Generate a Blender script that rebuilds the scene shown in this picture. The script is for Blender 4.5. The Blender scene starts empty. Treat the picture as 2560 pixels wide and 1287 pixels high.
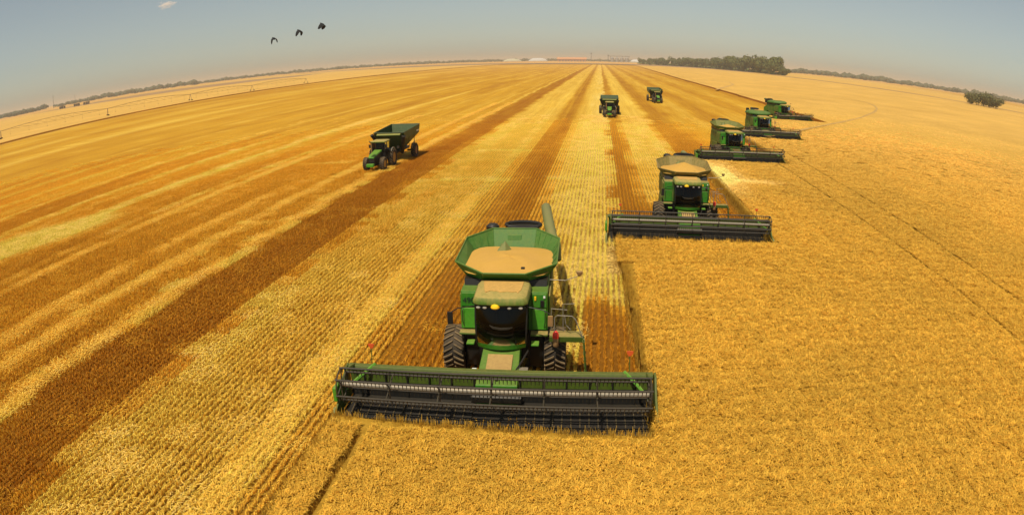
import bpy, bmesh, math, random
import numpy as np
from mathutils import Vector, Matrix, Euler

random.seed(7)
rng = np.random.default_rng(11)
sc = bpy.context.scene
COL = sc.collection
PI = math.pi
rad = math.radians

# ------------------------------------------------------------------ camera (wide action-camera lens on a drone, 13 m up)
cam_d = bpy.data.cameras.new('camera')
cam = bpy.data.objects.new('camera', cam_d)
COL.objects.link(cam)
YAW, PITCH, ROLL, CAMZ = 0.13937, 0.30656, -0.01471, 13.0
fwd = Vector((-math.sin(YAW)*math.cos(PITCH), math.cos(YAW)*math.cos(PITCH), -math.sin(PITCH)))
right0 = Vector((math.cos(YAW), math.sin(YAW), 0))
up0 = right0.cross(fwd)
right_v = right0*math.cos(ROLL) + up0*math.sin(ROLL)
up_v = -right0*math.sin(ROLL) + up0*math.cos(ROLL)
cam.matrix_world = Matrix(((right_v.x, up_v.x, -fwd.x, 0), (right_v.y, up_v.y, -fwd.y, 0), (right_v.z, up_v.z, -fwd.z, CAMZ), (0, 0, 0, 1)))
cam_d.type = 'PANO'
cam_d.panorama_type = 'FISHEYE_EQUISOLID'
cam_d.sensor_fit = 'HORIZONTAL'
cam_d.sensor_width = 36.0
cam_d.fisheye_lens = 36.0*1616.9/2560
cam_d.fisheye_fov = PI
cam_d.clip_start = 0.1
cam_d.clip_end = 60000
sc.camera = cam

# ------------------------------------------------------------------ sky, sun, exposure
SUN_TO = Vector((-0.17, -0.50, 1.0)).normalized()
SUN_EL = math.asin(SUN_TO.z)
SUN_AZ = math.atan2(SUN_TO.x, SUN_TO.y)          # clockwise from +Y
W = bpy.data.worlds.new('World'); sc.world = W; W.use_nodes = True
wn = W.node_tree; wn.nodes.clear()
wo = wn.nodes.new('ShaderNodeOutputWorld'); bg = wn.nodes.new('ShaderNodeBackground')
sky = wn.nodes.new('ShaderNodeTexSky'); sky.sky_type = 'NISHITA'; sky.sun_disc = False
sky.sun_elevation = SUN_EL; sky.sun_rotation = SUN_AZ
sky.altitude = 900; sky.air_density = 1.0; sky.dust_density = 1.5; sky.ozone_density = 1.0
hs = wn.nodes.new('ShaderNodeHueSaturation'); hs.inputs['Saturation'].default_value = 0.66
tn = wn.nodes.new('ShaderNodeMixRGB'); tn.blend_type = 'MULTIPLY'; tn.inputs[0].default_value = 1.0
tn.inputs[2].default_value = (1.0, 1.0, 0.90, 1)
wn.links.new(sky.outputs[0], hs.inputs['Color']); wn.links.new(hs.outputs[0], tn.inputs[1])
wn.links.new(tn.outputs[0], bg.inputs[0]); wn.links.new(bg.outputs[0], wo.inputs[0])
bg.inputs[1].default_value = 0.074
sun_d = bpy.data.lights.new('sun', 'SUN'); sun_d.energy = 4.0; sun_d.angle = rad(0.6); sun_d.color = (1.0, 0.93, 0.80)
sun = bpy.data.objects.new('sun', sun_d); COL.objects.link(sun)
sun.rotation_euler = SUN_TO.to_track_quat('Z', 'Y').to_euler()
sc.view_settings.view_transform = 'Standard'; sc.view_settings.look = 'None'
sc.view_settings.exposure = 0.20; sc.view_settings.gamma = 1.0
sc.view_settings.use_curve_mapping = False
sc.render.engine = 'CYCLES'
sc.cycles.max_bounces = 6; sc.cycles.diffuse_bounces = 3; sc.cycles.volume_bounces = 1
sc.cycles.transparent_max_bounces = 8
sc.cycles.volume_step_rate = 4.0
sc.cycles.use_denoising = True

# ------------------------------------------------------------------ helpers
def tag(o, label=None, cat=None, group=None, kind=None):
    if label: o['label'] = label
    if cat: o['category'] = cat
    if group: o['group'] = group
    if kind: o['kind'] = kind
    return o

def empty(name, loc=(0, 0, 0), rz=0, label=None, cat=None, group=None, parent=None):
    o = bpy.data.objects.new(name, None); COL.objects.link(o)
    o.empty_display_size = 0.2
    o.location = loc; o.rotation_euler = (0, 0, rz)
    if parent: o.parent = parent
    return tag(o, label, cat, group)

def V(*a): return Vector(a)

class MB:
    def __init__(self): self.v = []; self.f = []
    def add(self, vs, fs):
        b = len(self.v); self.v += [tuple(x) for x in vs]; self.f += [tuple(b+i for i in q) for q in fs]; return self
    def box(self, c, s, rot=None):
        hx, hy, hz = s[0]/2, s[1]/2, s[2]/2
        P = [Vector((sx*hx, sy*hy, sz*hz)) for sz in (-1, 1) for sy in (-1, 1) for sx in (-1, 1)]
        if rot is not None:
            M = Euler(rot).to_matrix(); P = [M @ q for q in P]
        P = [q+Vector(c) for q in P]
        return self.add(P, [(0, 2, 3, 1), (4, 5, 7, 6), (0, 1, 5, 4), (2, 6, 7, 3), (0, 4, 6, 2), (1, 3, 7, 5)])
    def bx(self, x0, x1, y0, y1, z0, z1): return self.box(((x0+x1)/2, (y0+y1)/2, (z0+z1)/2), (x1-x0, y1-y0, z1-z0))
    def hexa(self, P):      # 8 points: bottom 4 (ccw), top 4 (ccw)
        return self.add(P, [(3, 2, 1, 0), (4, 5, 6, 7), (0, 1, 5, 4), (1, 2, 6, 5), (2, 3, 7, 6), (3, 0, 4, 7)])
    def prismx(self, poly, x0, x1):   # poly in (y,z)
        n = len(poly); P = [(x0, y, z) for y, z in poly]+[(x1, y, z) for y, z in poly]
        F = [tuple(range(n))[::-1], tuple(range(n, 2*n))]+[(i, (i+1) % n, n+(i+1) % n, n+i) for i in range(n)]
        return self.add(P, F)
    def prismz(self, poly, z0, z1, s=1.0):
        n = len(poly); cx = sum(p[0] for p in poly)/n; cy = sum(p[1] for p in poly)/n
        P = [(x, y, z0) for x, y in poly]+[(cx+(x-cx)*s, cy+(y-cy)*s, z1) for x, y in poly]
        F = [tuple(range(n))[::-1], tuple(range(n, 2*n))]+[(i, (i+1) % n, n+(i+1) % n, n+i) for i in range(n)]
        return self.add(P, F)
    def loft(self, rings, caps=True, closed=True):
        n = len(rings[0]); P = [p for r in rings for p in r]; F = []
        for k in range(len(rings)-1):
            for i in range(n if closed else n-1):
                j = (i+1) % n
                F.append((k*n+i, k*n+j, (k+1)*n+j, (k+1)*n+i))
        if caps: F += [tuple(range(n))[::-1], tuple(range((len(rings)-1)*n, len(rings)*n))]
        return self.add(P, F)
    def tube(self, pts, r, n=8, caps=True):
        pts = [Vector(p) for p in pts]; rings = []
        rs = r if isinstance(r, (list, tuple)) else [r]*len(pts)
        prev = None
        for i, p in enumerate(pts):
            t = (pts[min(i+1, len(pts)-1)]-pts[max(i-1, 0)]).normalized()
            if prev is None:
                a = Vector((0, 0, 1)) if abs(t.z) < .9 else Vector((1, 0, 0)); u = t.cross(a).normalized()
            else: u = (prev-t*prev.dot(t)).normalized()
            prev = u; w = t.cross(u)
            rings.append([p+u*(math.cos(2*PI*k/n)*rs[i])+w*(math.sin(2*PI*k/n)*rs[i]) for k in range(n)])
        return self.loft(rings, caps)
    def lathex(self, prof, c=(0, 0, 0), n=32):   # prof (x, r) about the X axis
        rings = [[(c[0]+x, c[1]+r*math.cos(2*PI*k/n), c[2]+r*math.sin(2*PI*k/n)) for k in range(n)] for x, r in prof]
        return self.loft(rings, True)
    def lathez(self, prof, c=(0, 0, 0), n=24):
        rings = [[(c[0]+r*math.cos(2*PI*k/n), c[1]+r*math.sin(2*PI*k/n), c[2]+z) for k in range(n)] for z, r in prof]
        return self.loft(rings, True)
    def mesh(self, name):
        m = bpy.data.meshes.new(name); m.from_pydata(self.v, [], self.f)
        b = bmesh.new(); b.from_mesh(m); bmesh.ops.recalc_face_normals(b, faces=b.faces); b.to_mesh(m); b.free()
        return m
    def build(self, name, mat, parent=None, bevel=0, smooth=False, loc=None):
        m = self.mesh(name)
        if isinstance(mat, (list, tuple)):
            for q in mat: m.materials.append(q)
        else: m.materials.append(mat)
        o = bpy.data.objects.new(name, m); COL.objects.link(o)
        if parent: o.parent = parent
        if loc: o.location = loc
        if smooth:
            m.polygons.foreach_set('use_smooth', [True]*len(m.polygons))
            try: m.set_sharp_from_angle(angle=rad(40))
            except Exception: pass
        if bevel:
            md = o.modifiers.new('edge', 'BEVEL'); md.width = bevel; md.segments = 2; md.limit_method = 'ANGLE'; md.angle_limit = rad(35)
        return o

def children(o): return [c for c in bpy.data.objects if c.parent == o]
def build_child_map():
    d = {}
    for o in bpy.data.objects:
        if o.parent: d.setdefault(o.parent.name, []).append(o)
    return d
def copy_tree(o, parent=None, cmap=None):
    if cmap is None: cmap = build_child_map()
    c = o.copy(); COL.objects.link(c); c.parent = parent
    for ch in cmap.get(o.name, []): copy_tree(ch, c, cmap)
    return c

# value noise in numpy
_perm = rng.random((256, 256))
def vnoise(x, y, s=0):
    x = np.asarray(x, float)+s*17.3; y = np.asarray(y, float)+s*9.1
    xi = np.floor(x).astype(int); yi = np.floor(y).astype(int); fx = x-xi; fy = y-yi
    fx = fx*fx*(3-2*fx); fy = fy*fy*(3-2*fy)
    a = _perm[xi % 256, yi % 256]; b = _perm[(xi+1) % 256, yi % 256]; c = _perm[xi % 256, (yi+1) % 256]; d = _perm[(xi+1) % 256, (yi+1) % 256]
    return (a*(1-fx)+b*fx)*(1-fy)+(c*(1-fx)+d*fx)*fy
def fbm(x, y, s=0, o=3):
    t = 0; w = 1; n = 0
    for k in range(o): t = t+w*vnoise(x*2**k, y*2**k, s+k); n += w; w *= .5
    return t/n

# ------------------------------------------------------------------ materials
def newmat(name):
    m = bpy.data.materials.new(name); m.use_nodes = True
    return m, m.node_tree, m.node_tree.nodes['Principled BSDF']
def N(nt, t, **kw):
    n = nt.nodes.new(t)
    for k, v in kw.items(): setattr(n, k, v)
    return n
def mathn(nt, op, a, b=None, c=None):
    n = nt.nodes.new('ShaderNodeMath'); n.operation = op
    for i, q in enumerate((a, b, c)):
        if q is None: continue
        if isinstance(q, (int, float)): n.inputs[i].default_value = q
        else: nt.links.new(q, n.inputs[i])
    return n.outputs[0]
def mix(nt, f, a, b, mode='MIX'):
    n = nt.nodes.new('ShaderNodeMixRGB'); n.blend_type = mode
    for i, q in enumerate((f, a, b)):
        if isinstance(q, (int, float)): n.inputs[i].default_value = q
        elif isinstance(q, tuple): n.inputs[i].default_value = (*q, 1)
        else: nt.links.new(q, n.inputs[i])
    return n.outputs[0]
def noise(nt, scale, detail=3, vec=None, rough=.55):
    n = nt.nodes.new('ShaderNodeTexNoise'); n.inputs['Scale'].default_value = scale; n.inputs['Detail'].default_value = detail
    n.inputs['Roughness'].default_value = rough
    if vec is not None: nt.links.new(vec, n.inputs['Vector'])
    return n.outputs['Fac']
def mrange(nt, v, a, b, c=0., d=1.):
    n = nt.nodes.new('ShaderNodeMapRange'); nt.links.new(v, n.inputs[0])
    for i, q in enumerate((a, b, c, d)): n.inputs[i+1].default_value = q
    return n.outputs[0]
DUST = (0.40, 0.25, 0.075)
def painted(name, col, rough=.4, dust=.5, metal=0., dcol=DUST, coat=0.):
    """paint with settled dust on faces that look up, and thin film elsewhere"""
    m, nt, b = newmat(name)
    g = N(nt, 'ShaderNodeNewGeometry'); tc = N(nt, 'ShaderNodeTexCoord')
    sp = N(nt, 'ShaderNodeSeparateXYZ'); nt.links.new(g.outputs['Normal'], sp.inputs[0])
    upf = mrange(nt, sp.outputs[2], .15, .95)
    nz = noise(nt, 1.7, 4, tc.outputs['Object']); nf = noise(nt, 9., 3, tc.outputs['Object'])
    film = mathn(nt, 'MULTIPLY', mrange(nt, nz, .35, .75), .30*dust)
    mpz = N(nt, 'ShaderNodeMapping'); mpz.inputs['Scale'].default_value = (7., 7., .6); nt.links.new(tc.outputs['Object'], mpz.inputs[0]); ns = noise(nt, 1., 4, mpz.outputs[0], .65)
    film = mathn(nt, 'ADD', film, mathn(nt, 'MULTIPLY', mrange(nt, ns, .45, .75), .42*dust))
    d = mathn(nt, 'MULTIPLY', mathn(nt, 'MULTIPLY', upf, mrange(nt, nf, .2, .7, .55, 1.)), 1.15*dust)
    f = mathn(nt, 'MINIMUM', mathn(nt, 'ADD', d, film), .95)
    c = mix(nt, f, mix(nt, mrange(nt, nf, .3, .7), tuple(x*.85 for x in col), tuple(min(1, x*1.12) for x in col)), dcol)
    nt.links.new(c, b.inputs['Base Color'])
    nt.links.new(mrange(nt, f, 0, 1, rough, .9), b.inputs['Roughness'])
    b.inputs['Metallic'].default_value = metal
    b.inputs['Specular IOR Level'].default_value = .4
    return m
def plain(name, col, rough=.6, metal=0., var=.15, scale=6.):
    m, nt, b = newmat(name); tc = N(nt, 'ShaderNodeTexCoord')
    nz = noise(nt, scale, 4, tc.outputs['Object'])
    nt.links.new(mix(nt, mrange(nt, nz, .3, .7), tuple(x*(1-var) for x in col), tuple(min(1, x*(1+var)) for x in col)), b.inputs['Base Color'])
    b.inputs['Roughness'].default_value = rough; b.inputs['Metallic'].default_value = metal
    return m
M = {}
M['green'] = painted('green_paint', (0.016, 0.155, 0.005), .38, .20)
M['green_clean'] = painted('bright_green_paint', (0.045, 0.250, 0.010), .42, .22)
M['green_dusty'] = painted('dusty_green_paint', (0.03, 0.115, 0.006), .5, .6)
M['green_deck'] = painted('dusty_header_paint', (0.045, 0.080, 0.004), .5, .35, dcol=(.20, .17, .035))
M['cart_green'] = painted('cart_green_paint', (0.008, 0.050, 0.005), .5, .2)
M['cart_lip'] = painted('cart_lip_paint', (0.12, 0.19, 0.03), .5, .4)
M['roof_dusty'] = painted('cab_roof_paint', (0.06, 0.14, 0.012), .5, .75, dcol=(.40, .28, .075))
M['chaff'] = plain('chaff_layer', (0.52, 0.29, 0.065), .9, 0, .15, 9)
M['black'] = painted('black_steel', (0.008, 0.008, 0.007), .5, .03)
M['steel'] = painted('reel_steel', (0.030, 0.024, 0.016), .45, .22, dcol=(.15, .11, .05))
M['tube'] = painted('bare_tube_steel', (0.20, 0.18, 0.14), .42, .2, .2)
M['belt'] = painted('black_draper_rubber', (0.006, 0.005, 0.004), .75, .02)
M['slat'] = painted('dusty_rubber_slat', (0.030, 0.024, 0.014), .8, .12)
M['rubber'] = painted('tyre_rubber', (0.018, 0.015, 0.011), .85, .25, dcol=(.25, .16, .07))
M['lug'] = painted('dusty_tyre_lug', (0.10, 0.070, 0.035), .9, .5, dcol=(.30, .19, .08))
M['rim'] = painted('yellow_rim', (0.42, 0.22, 0.02), .5, .4)
M['brown'] = painted('rusty_dusty_steel', (0.25, 0.13, 0.045), .8, .7)
M['olive'] = painted('dusty_auger_tube', (0.10, 0.14, 0.025), .5, .7, dcol=(.23, .20, .065))
M['red'] = plain('red_plastic', (0.75, 0.035, 0.015), .5)
M['orange'] = plain('orange_red_reflector', (0.62, 0.09, 0.015), .5)
M['yellow'] = plain('yellow_plastic', (0.85, 0.50, 0.01), .4)
M['lens'] = plain('lamp_lens', (0.38, 0.34, 0.27), .2)
M['white'] = plain('white_paint', (0.75, 0.72, 0.62), .5)
M['tank_green'] = painted('weathered_tank_green', (.018, .13, .008), .55, .45, dcol=(.22, .22, .05)); M['tan_panel'] = painted('tan_dusty_panel', (.10, .11, .02), .6, .9, dcol=(.34, .22, .065)); M['cover'] = painted('faded_green_cover', (.02, .11, .01), .6, .4, dcol=(.20, .22, .05))
M['seat'] = plain('seat_cloth', (0.03, 0.03, 0.03), .9)
M['pale'] = plain('pale_glint', (0.75, 0.72, 0.66), .4)  # pale colour stands in for glare on the cab glass
M['ink'] = plain('dark_lettering', (0.004, 0.03, 0.006), .6)

def mk_grain():
    m, nt, b = newmat('wheat_grain'); tc = N(nt, 'ShaderNodeTexCoord')
    n1 = noise(nt, 60, 3, tc.outputs['Object']); n2 = noise(nt, 1.2, 3, tc.outputs['Object'])
    c = mix(nt, mrange(nt, n1, .3, .7), (0.43, 0.225, 0.030), (0.60, 0.335, 0.052))
    c = mix(nt, mrange(nt, n2, .3, .7, 0, .35), c, (0.62, 0.33, 0.07))
    nt.links.new(c, b.inputs['Base Color']); b.inputs['Roughness'].default_value = .9
    bp = N(nt, 'ShaderNodeBump'); bp.inputs['Strength'].default_value = .3; bp.inputs['Distance'].default_value = .01
    nt.links.new(n1, bp.inputs['Height']); nt.links.new(bp.outputs[0], b.inputs['Normal'])
    return m
M['grain'] = mk_grain()
def mk_glass():
    m, nt, b = newmat('tinted_cab_glass')
    out = nt.nodes['Material Output']
    tr = N(nt, 'ShaderNodeBsdfTransparent'); tr.inputs[0].default_value = (.20, .19, .17, 1)
    gl = N(nt, 'ShaderNodeBsdfGlossy'); gl.inputs['Roughness'].default_value = .04; gl.inputs[0].default_value = (1, 1, 1, 1)
    fr = N(nt, 'ShaderNodeFresnel'); fr.inputs[0].default_value = 1.45
    mx = N(nt, 'ShaderNodeMixShader'); nt.links.new(mathn(nt, 'MULTIPLY', fr.outputs[0], .45), mx.inputs[0])
    nt.links.new(tr.outputs[0], mx.inputs[1]); nt.links.new(gl.outputs[0], mx.inputs[2]); nt.links.new(mx.outputs[0], out.inputs[0])
    return m
M['glass'] = mk_glass()

def field_mat(name, bump=.5, fine=3.0, streak=True, dark=.80, light=1.12):
    """colour comes from the field's colour attribute (crop and straw colours, distance haze painted in), broken up by noise"""
    m, nt, b = newmat(name)
    at = N(nt, 'ShaderNodeAttribute', attribute_name='tint'); ge = N(nt, 'ShaderNodeNewGeometry')
    pos = ge.outputs['Position']
    n1 = noise(nt, fine, 5, pos, .65)
    c = mix(nt, mrange(nt, n1, .32, .68), mix(nt, 1., at.outputs['Color'], (dark*.97, dark*.92, dark*.8), 'MULTIPLY'), mix(nt, 1., at.outputs['Color'], (light, light, light*1.05), 'MULTIPLY'))
    n3 = noise(nt, .045, 4, pos)
    c = mix(nt, mrange(nt, n3, .35, .65, 0, .5), c, mix(nt, 1., c, (.86, .84, .74), 'MULTIPLY'))
    if streak:
        mp = N(nt, 'ShaderNodeMapping'); mp.inputs['Scale'].default_value = (1.1, .02, 1); nt.links.new(pos, mp.inputs[0])
        n2 = noise(nt, 1., 4, mp.outputs[0], .7)
        c = mix(nt, mrange(nt, n2, .42, .62, 0, .55), c, mix(nt, 1., c, (.80, .70, .45), 'MULTIPLY'))
        mp2 = N(nt, 'ShaderNodeMapping'); mp2.inputs['Scale'].default_value = (.22, .008, 1); nt.links.new(pos, mp2.inputs[0])
        n4 = noise(nt, 1., 4, mp2.outputs[0], .6)
        c = mix(nt, mrange(nt, n4, .50, .68, 0, .6), c, mix(nt, 1., c, (1.22, 1.30, 1.35), 'MULTIPLY'))
    nt.links.new(c, b.inputs['Base Color']); b.inputs['Roughness'].default_value = .95
    b.inputs['Specular IOR Level'].default_value = .1
    bp = N(nt, 'ShaderNodeBump'); bp.inputs['Strength'].default_value = bump; bp.inputs['Distance'].default_value = .15
    nt.links.new(n1, bp.inputs['Height']); nt.links.new(bp.outputs[0], b.inputs['Normal'])
    return m
M['ground'] = field_mat('stubble_ground', .6, 2.6)
M['cropsheet'] = field_mat('ripe_crop_canopy', .8, 2.2, False, .78, 1.15)
def blade_mat(name):
    m, nt, b = newmat(name)
    at = N(nt, 'ShaderNodeAttribute', attribute_name='tint', attribute_type='INSTANCER')
    va = N(nt, 'ShaderNodeAttribute', attribute_name='v')
    c = mix(nt, 1., at.outputs['Color'], va.outputs['Color'], 'MULTIPLY')
    nt.links.new(c, b.inputs['Base Color']); b.inputs['Roughness'].default_value = .7
    b.inputs['Specular IOR Level'].default_value = .2
    out = nt.nodes['Material Output']
    tl = N(nt, 'ShaderNodeBsdfTranslucent'); nt.links.new(c, tl.inputs[0])
    mx = N(nt, 'ShaderNodeMixShader'); mx.inputs[0].default_value = .2
    nt.links.new(b.outputs[0], mx.inputs[1]); nt.links.new(tl.outputs[0], mx.inputs[2]); nt.links.new(mx.outputs[0], out.inputs[0])
    return m
M['blade'] = blade_mat('wheat_straw')

# ------------------------------------------------------------------ field layout
C_DARK = np.array((0.44, 0.165, 0.007)); C_MID = np.array((0.70, 0.365, 0.024)); C_LIGHT = np.array((0.92, 0.59, 0.088)); C_PALE = np.array((0.93, 0.67, 0.19))
C_CROP = np.array((0.61, 0.342, 0.037)); C_CROPF = np.array((0.66, 0.385, 0.085))
TX = [(-70, .45), (-62, .6), (-60, .4), (-53, .55), (-47, .5), (-43.2, .5), (-42.4, .8), (-41.4, .5), (-36, .48), (-34.2, .6), (-31.1, .45), (-30.7, .75), (-30.1, .7), (-29.5, .45), (-27.0, .45),
      (-26.6, .9), (-26.0, .95), (-25.6, .3), (-24, .06), (-20.6, .08), (-19.6, .4), (-19.0, .85), (-17, .85), (-14, .78), (-12.3, .82), (-11.8, 1.), (-11.3, .8), (-9.8, .65), (-9.2, .30), (-8.6, .16), (-8.1, .42),
      (-7.6, .12), (-6.4, .20), (-5.4, .6), (-4.2, .85), (-1.8, 1.02), (1.3, 1.08), (1.7, .25), (3.6, .3), (4.6, .85), (9.6, .95), (10.8, .5), (11.6, .2), (14.6, .22), (17, .55), (22, .7), (24.6, .35), (28, .25), (31, .55), (36, .6), (38.4, .3),
      (42, .35), (46, .6), (52, .5), (55, .3), (60, .35), (90, .45)]
TXx = np.array([a for a, b in TX]); TXv = np.array([b for a, b in TX])
def sstep(a, b, x):
    t = np.clip((x-a)/(b-a), 0, 1); return t*t*(3-2*t)
def straw(X, Y):
    X = np.asarray(X, float); Y = np.asarray(Y, float)
    wob = (fbm(Y*.09, X*0+3.3, 5)-.5)*1.1+(vnoise(Y*.7, X*.3, 8)-.5)*1.1+(vnoise(Y*.25, X*.2, 18)-.5)*1.0
    Xw = X+wob*np.clip(np.abs(X+8)/12, .3, 1.)
    s = np.interp(Xw, TXx, TXv)
    # far left: windrows of neighbouring passes
    left = X < -44
    ph = (Xw+44)/9.2; w = np.exp(-((ph-np.round(ph))*9.2/1.1)**2)
    lines = .42+.42*w*sstep(.3, .6, vnoise(np.round(ph)*3.7, Y*.012, 2))+.5*(fbm(X*.16, Y*.008, 4)-.5)
    s = np.where(left, lines, s)
    s = s+(fbm(X*.5, Y*.05, 1)-.5)*.34+(fbm(X*.25, Y*.3, 6)-.5)*.14
    # strip cleared just behind every machine, before the straw lands
    def dark(x0, x1, y0, y1, v, soft=4.):
        nonlocal s
        Xj = X+(vnoise(X*0+1.7, Y*.9, 33)-.5)*1.1; k = sstep(x0-.4, x0+.4, Xj)*(1-sstep(x1-.3, x1+.3, X))*sstep(y0-1, y0+.5, Y)*(1-sstep(y1-soft, y1, Y+(vnoise(X*.8, Y*.1, 9)-.5)*6))
        s = s*(1-k)+v*k
    dark(-.9, 2.6, 15, 34.5, .14, 4.5); dark(-9.6, -1.0, 15, 27, .35)
    dark(1.6, 12.9, 44, 59, .12, 6); dark(13, 25.2, 81, 96, .2); dark(25.2, 37, 110, 126, .25); dark(38, 57, 152, 169, .25)
    # pale spilled chaff
    k = np.exp(-(((X+53.5)-.35*(Y-44))/4.0)**2-((Y-43)/7.5)**2); s = s+1.3*k
    k = np.exp(-((X-.1)/1.9)**2-((Y-38.4)/3.6)**2); s = s+.45*k
    # cross passes where machines turned
    for yy, x0, x1 in ((47.5, -31, -26.4), (66, -20, 2), (88, -24, -5), (78, -46, -33), (96, -70, -60), (150, -40, -10), (125, 3, 12)):
        k = np.exp(-((Y-yy-(X-x0)*.15-1.5*vnoise(X*.2, X*0, 3))/.8)**2)*((X > x0) & (X < x1)); s = s+.28*k*(vnoise(X*.6, Y*.5, 12) > .35)
    return np.clip(s, 0, 1.25)
def straw_col(s):
    s = np.asarray(s)[..., None]
    c = np.where(s < .5, C_DARK+(C_MID-C_DARK)*(s/.5), C_MID+(C_LIGHT-C_MID)*np.clip((s-.5)/.5, 0, 1))
    return c+(C_PALE-C_LIGHT)*np.clip((s-1)/.25, 0, 1)
def crop_edge(Y):   # x beyond which the crop still stands
    Y = np.asarray(Y, float)
    e = np.where(Y < 19.0, -9.35, np.where(Y < 44.0, 1.75, np.where(Y < 81.5, 12.85, np.where(Y < 110.8, 25.2, np.where(Y < 153.5, 36.9, 57.0)))))
    e = np.where((Y > 19.0) & (Y < 44.0), np.interp(Y, [19.0, 27, 33, 41, 44.0], [2.5, 2.15, 1.75, 1.45, 1.45]), e)
    return np.where(Y > 153.5, np.interp(Y, [153.5, 240, 478, 800, 1630], [57, 58, 60, 68, 89]), e)
def crop_mask(X, Y): return (X > crop_edge(Y)) | (X < -256)
def chaff_on_crop(X, Y):
    k = np.exp(-((X-13.8-.05*(Y-70))/1.7)**2-((Y-71)/8.)**2)+.6*np.exp(-((X-17.2)/2.2)**2-((Y-67.5)/1.2)**2)
    return np.clip(k*1.3, 0, 1)
def crop_col(X, Y):
    d = np.hypot(X, Y); f = sstep(35, 260, d)[..., None]  # fades with distance from the camera: haze painted into the crop colour
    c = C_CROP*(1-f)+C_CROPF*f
    n = fbm(X*.06, Y*.04, 21)[..., None]; n2 = fbm(X*.6, Y*.35, 22)[..., None]
    c = c*(.86+.28*n)*(.90+.2*n2)
    k = chaff_on_crop(X, Y)[..., None]
    return c*(1-k)+C_PALE*.95*k

def nonuni(a, b, lim, step, g):   # symmetric-ish coordinates: fine step inside [a,b], then growing to +-lim
    xs = list(np.arange(a, b+1e-6, step)); s = step
    x = b
    while x < lim: s *= g; x += s; xs.append(x)
    s = step; x = a; l = []
    while x > -lim: s *= g; x -= s; l.append(x)
    return np.array(l[::-1]+xs)
XS = nonuni(-64, 62, 24000, .5, 1.09)
YS = np.concatenate([np.array([-9000, -3000, -1000, -300, -100, -40, -15, -5, 0, 3, 6]), np.arange(8, 60, .5), np.arange(60, 120, 1.), 120*1.022**np.arange(0, 245)])
YS = YS[YS < 25500]

def grid_object(name, XS, YS, zfun, cfun, mask, mat, skirt=None):
    X, Y = np.meshgrid(XS, YS); Z = zfun(X, Y)
    nx, ny = len(XS), len(YS)
    co = np.stack([X, Y, Z], -1).reshape(-1, 3)
    i = np.arange(nx*ny).reshape(ny, nx)
    q = np.stack([i[:-1, :-1], i[:-1, 1:], i[1:, 1:], i[1:, :-1]], -1)
    if mask is not None:
        xc = (XS[:-1]+XS[1:])/2; yc = (YS[:-1]+YS[1:])/2; mk = mask(*np.meshgrid(xc, yc))
    else: mk = np.ones((ny-1, nx-1), bool)
    faces = q[mk].reshape(-1, 4)
    col = cfun(X, Y).reshape(-1, 3)
    vs = [co]; cs = [col]
    if skirt is not None:
        edges = []
        pad = np.pad(mk, 1)
        for (dy, dx, a, b) in ((0, -1, 0, 3), (0, 1, 2, 1), (-1, 0, 1, 0), (1, 0, 3, 2)):
            nb = pad[1+dy:1+dy+mk.shape[0], 1+dx:1+dx+mk.shape[1]]
            e = mk & ~nb; f = q[e]
            edges.append(np.stack([f[:, a], f[:, b]], 1))
        edges = np.concatenate(edges); u, inv = np.unique(edges, return_inverse=True); inv = inv.reshape(-1, 2)
        low = co[u].copy(); low[:, 2] = skirt
        vs.append(low); cs.append(col[u]*.9); base = len(co)
        faces = np.concatenate([faces, np.stack([edges[:, 0], base+inv[:, 0], base+inv[:, 1], edges[:, 1]], 1)])
    co = np.concatenate(vs); col = np.concatenate(cs)
    used, inv = np.unique(faces, return_inverse=True)
    faces = inv.reshape(-1, 4); co = co[used]; col = col[used]
    m = bpy.data.meshes.new(name)
    m.vertices.add(len(co)); m.vertices.foreach_set('co', co.ravel())
    m.loops.add(faces.size); m.loops.foreach_set('vertex_index', faces.ravel().astype(np.int32))
    m.polygons.add(len(faces)); m.polygons.foreach_set('loop_start', np.arange(0, faces.size, 4, dtype=np.int32))
    m.update(calc_edges=True)
    a = m.attributes.new('tint', 'FLOAT_COLOR', 'POINT'); a.data.foreach_set('color', np.concatenate([col, np.ones((len(col), 1))], 1).ravel())
    m.materials.append(mat); o = bpy.data.objects.new(name, m); COL.objects.link(o)
    return o

def ground_col(X, Y):
    s = straw(X, Y); c = straw_col(s)
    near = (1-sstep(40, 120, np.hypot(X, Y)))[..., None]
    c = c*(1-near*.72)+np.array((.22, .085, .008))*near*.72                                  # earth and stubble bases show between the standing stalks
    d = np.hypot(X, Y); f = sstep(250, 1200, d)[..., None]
    c = c*(1-f*.5)+(np.array((.70, .38, .08))*(.82+.36*np.clip(s, 0, 1)[..., None]))*f*.5  # far ground lightened, haze painted into its colour
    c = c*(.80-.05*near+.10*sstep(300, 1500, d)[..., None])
    rut = ((X > -256) & (X < -249))[..., None]; c = np.where(rut, C_DARK*.8, c)
    back = (Y > 2050)[..., None] | (X < -250)[..., None] | (Y < -100)[..., None]
    n = fbm(X*.002, Y*.002, 31)[..., None]
    c = np.where(back, np.array((.70, .38, .10))*(.8+.4*n), c)
    return c
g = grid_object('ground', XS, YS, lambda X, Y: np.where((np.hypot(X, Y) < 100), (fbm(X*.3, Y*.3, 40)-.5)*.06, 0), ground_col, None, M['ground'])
tag(g, kind='structure')
YC = np.sort(np.unique(np.concatenate([YS[(YS > -310) & (YS < 2020)], [19.0, 44.0, 81.5, 110.8, 153.5]])))
def crop_z(X, Y):
    near = 1-sstep(80, 170, np.hypot(X, Y))
    return .76-.22*near-.20*((np.abs(X+8.11) < .1) & (Y < 18.4))+(fbm(X*.9, Y*.9, 41)-.5)*.10*np.clip(1-(np.hypot(X, Y)-100)/200, 0, 1)
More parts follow.
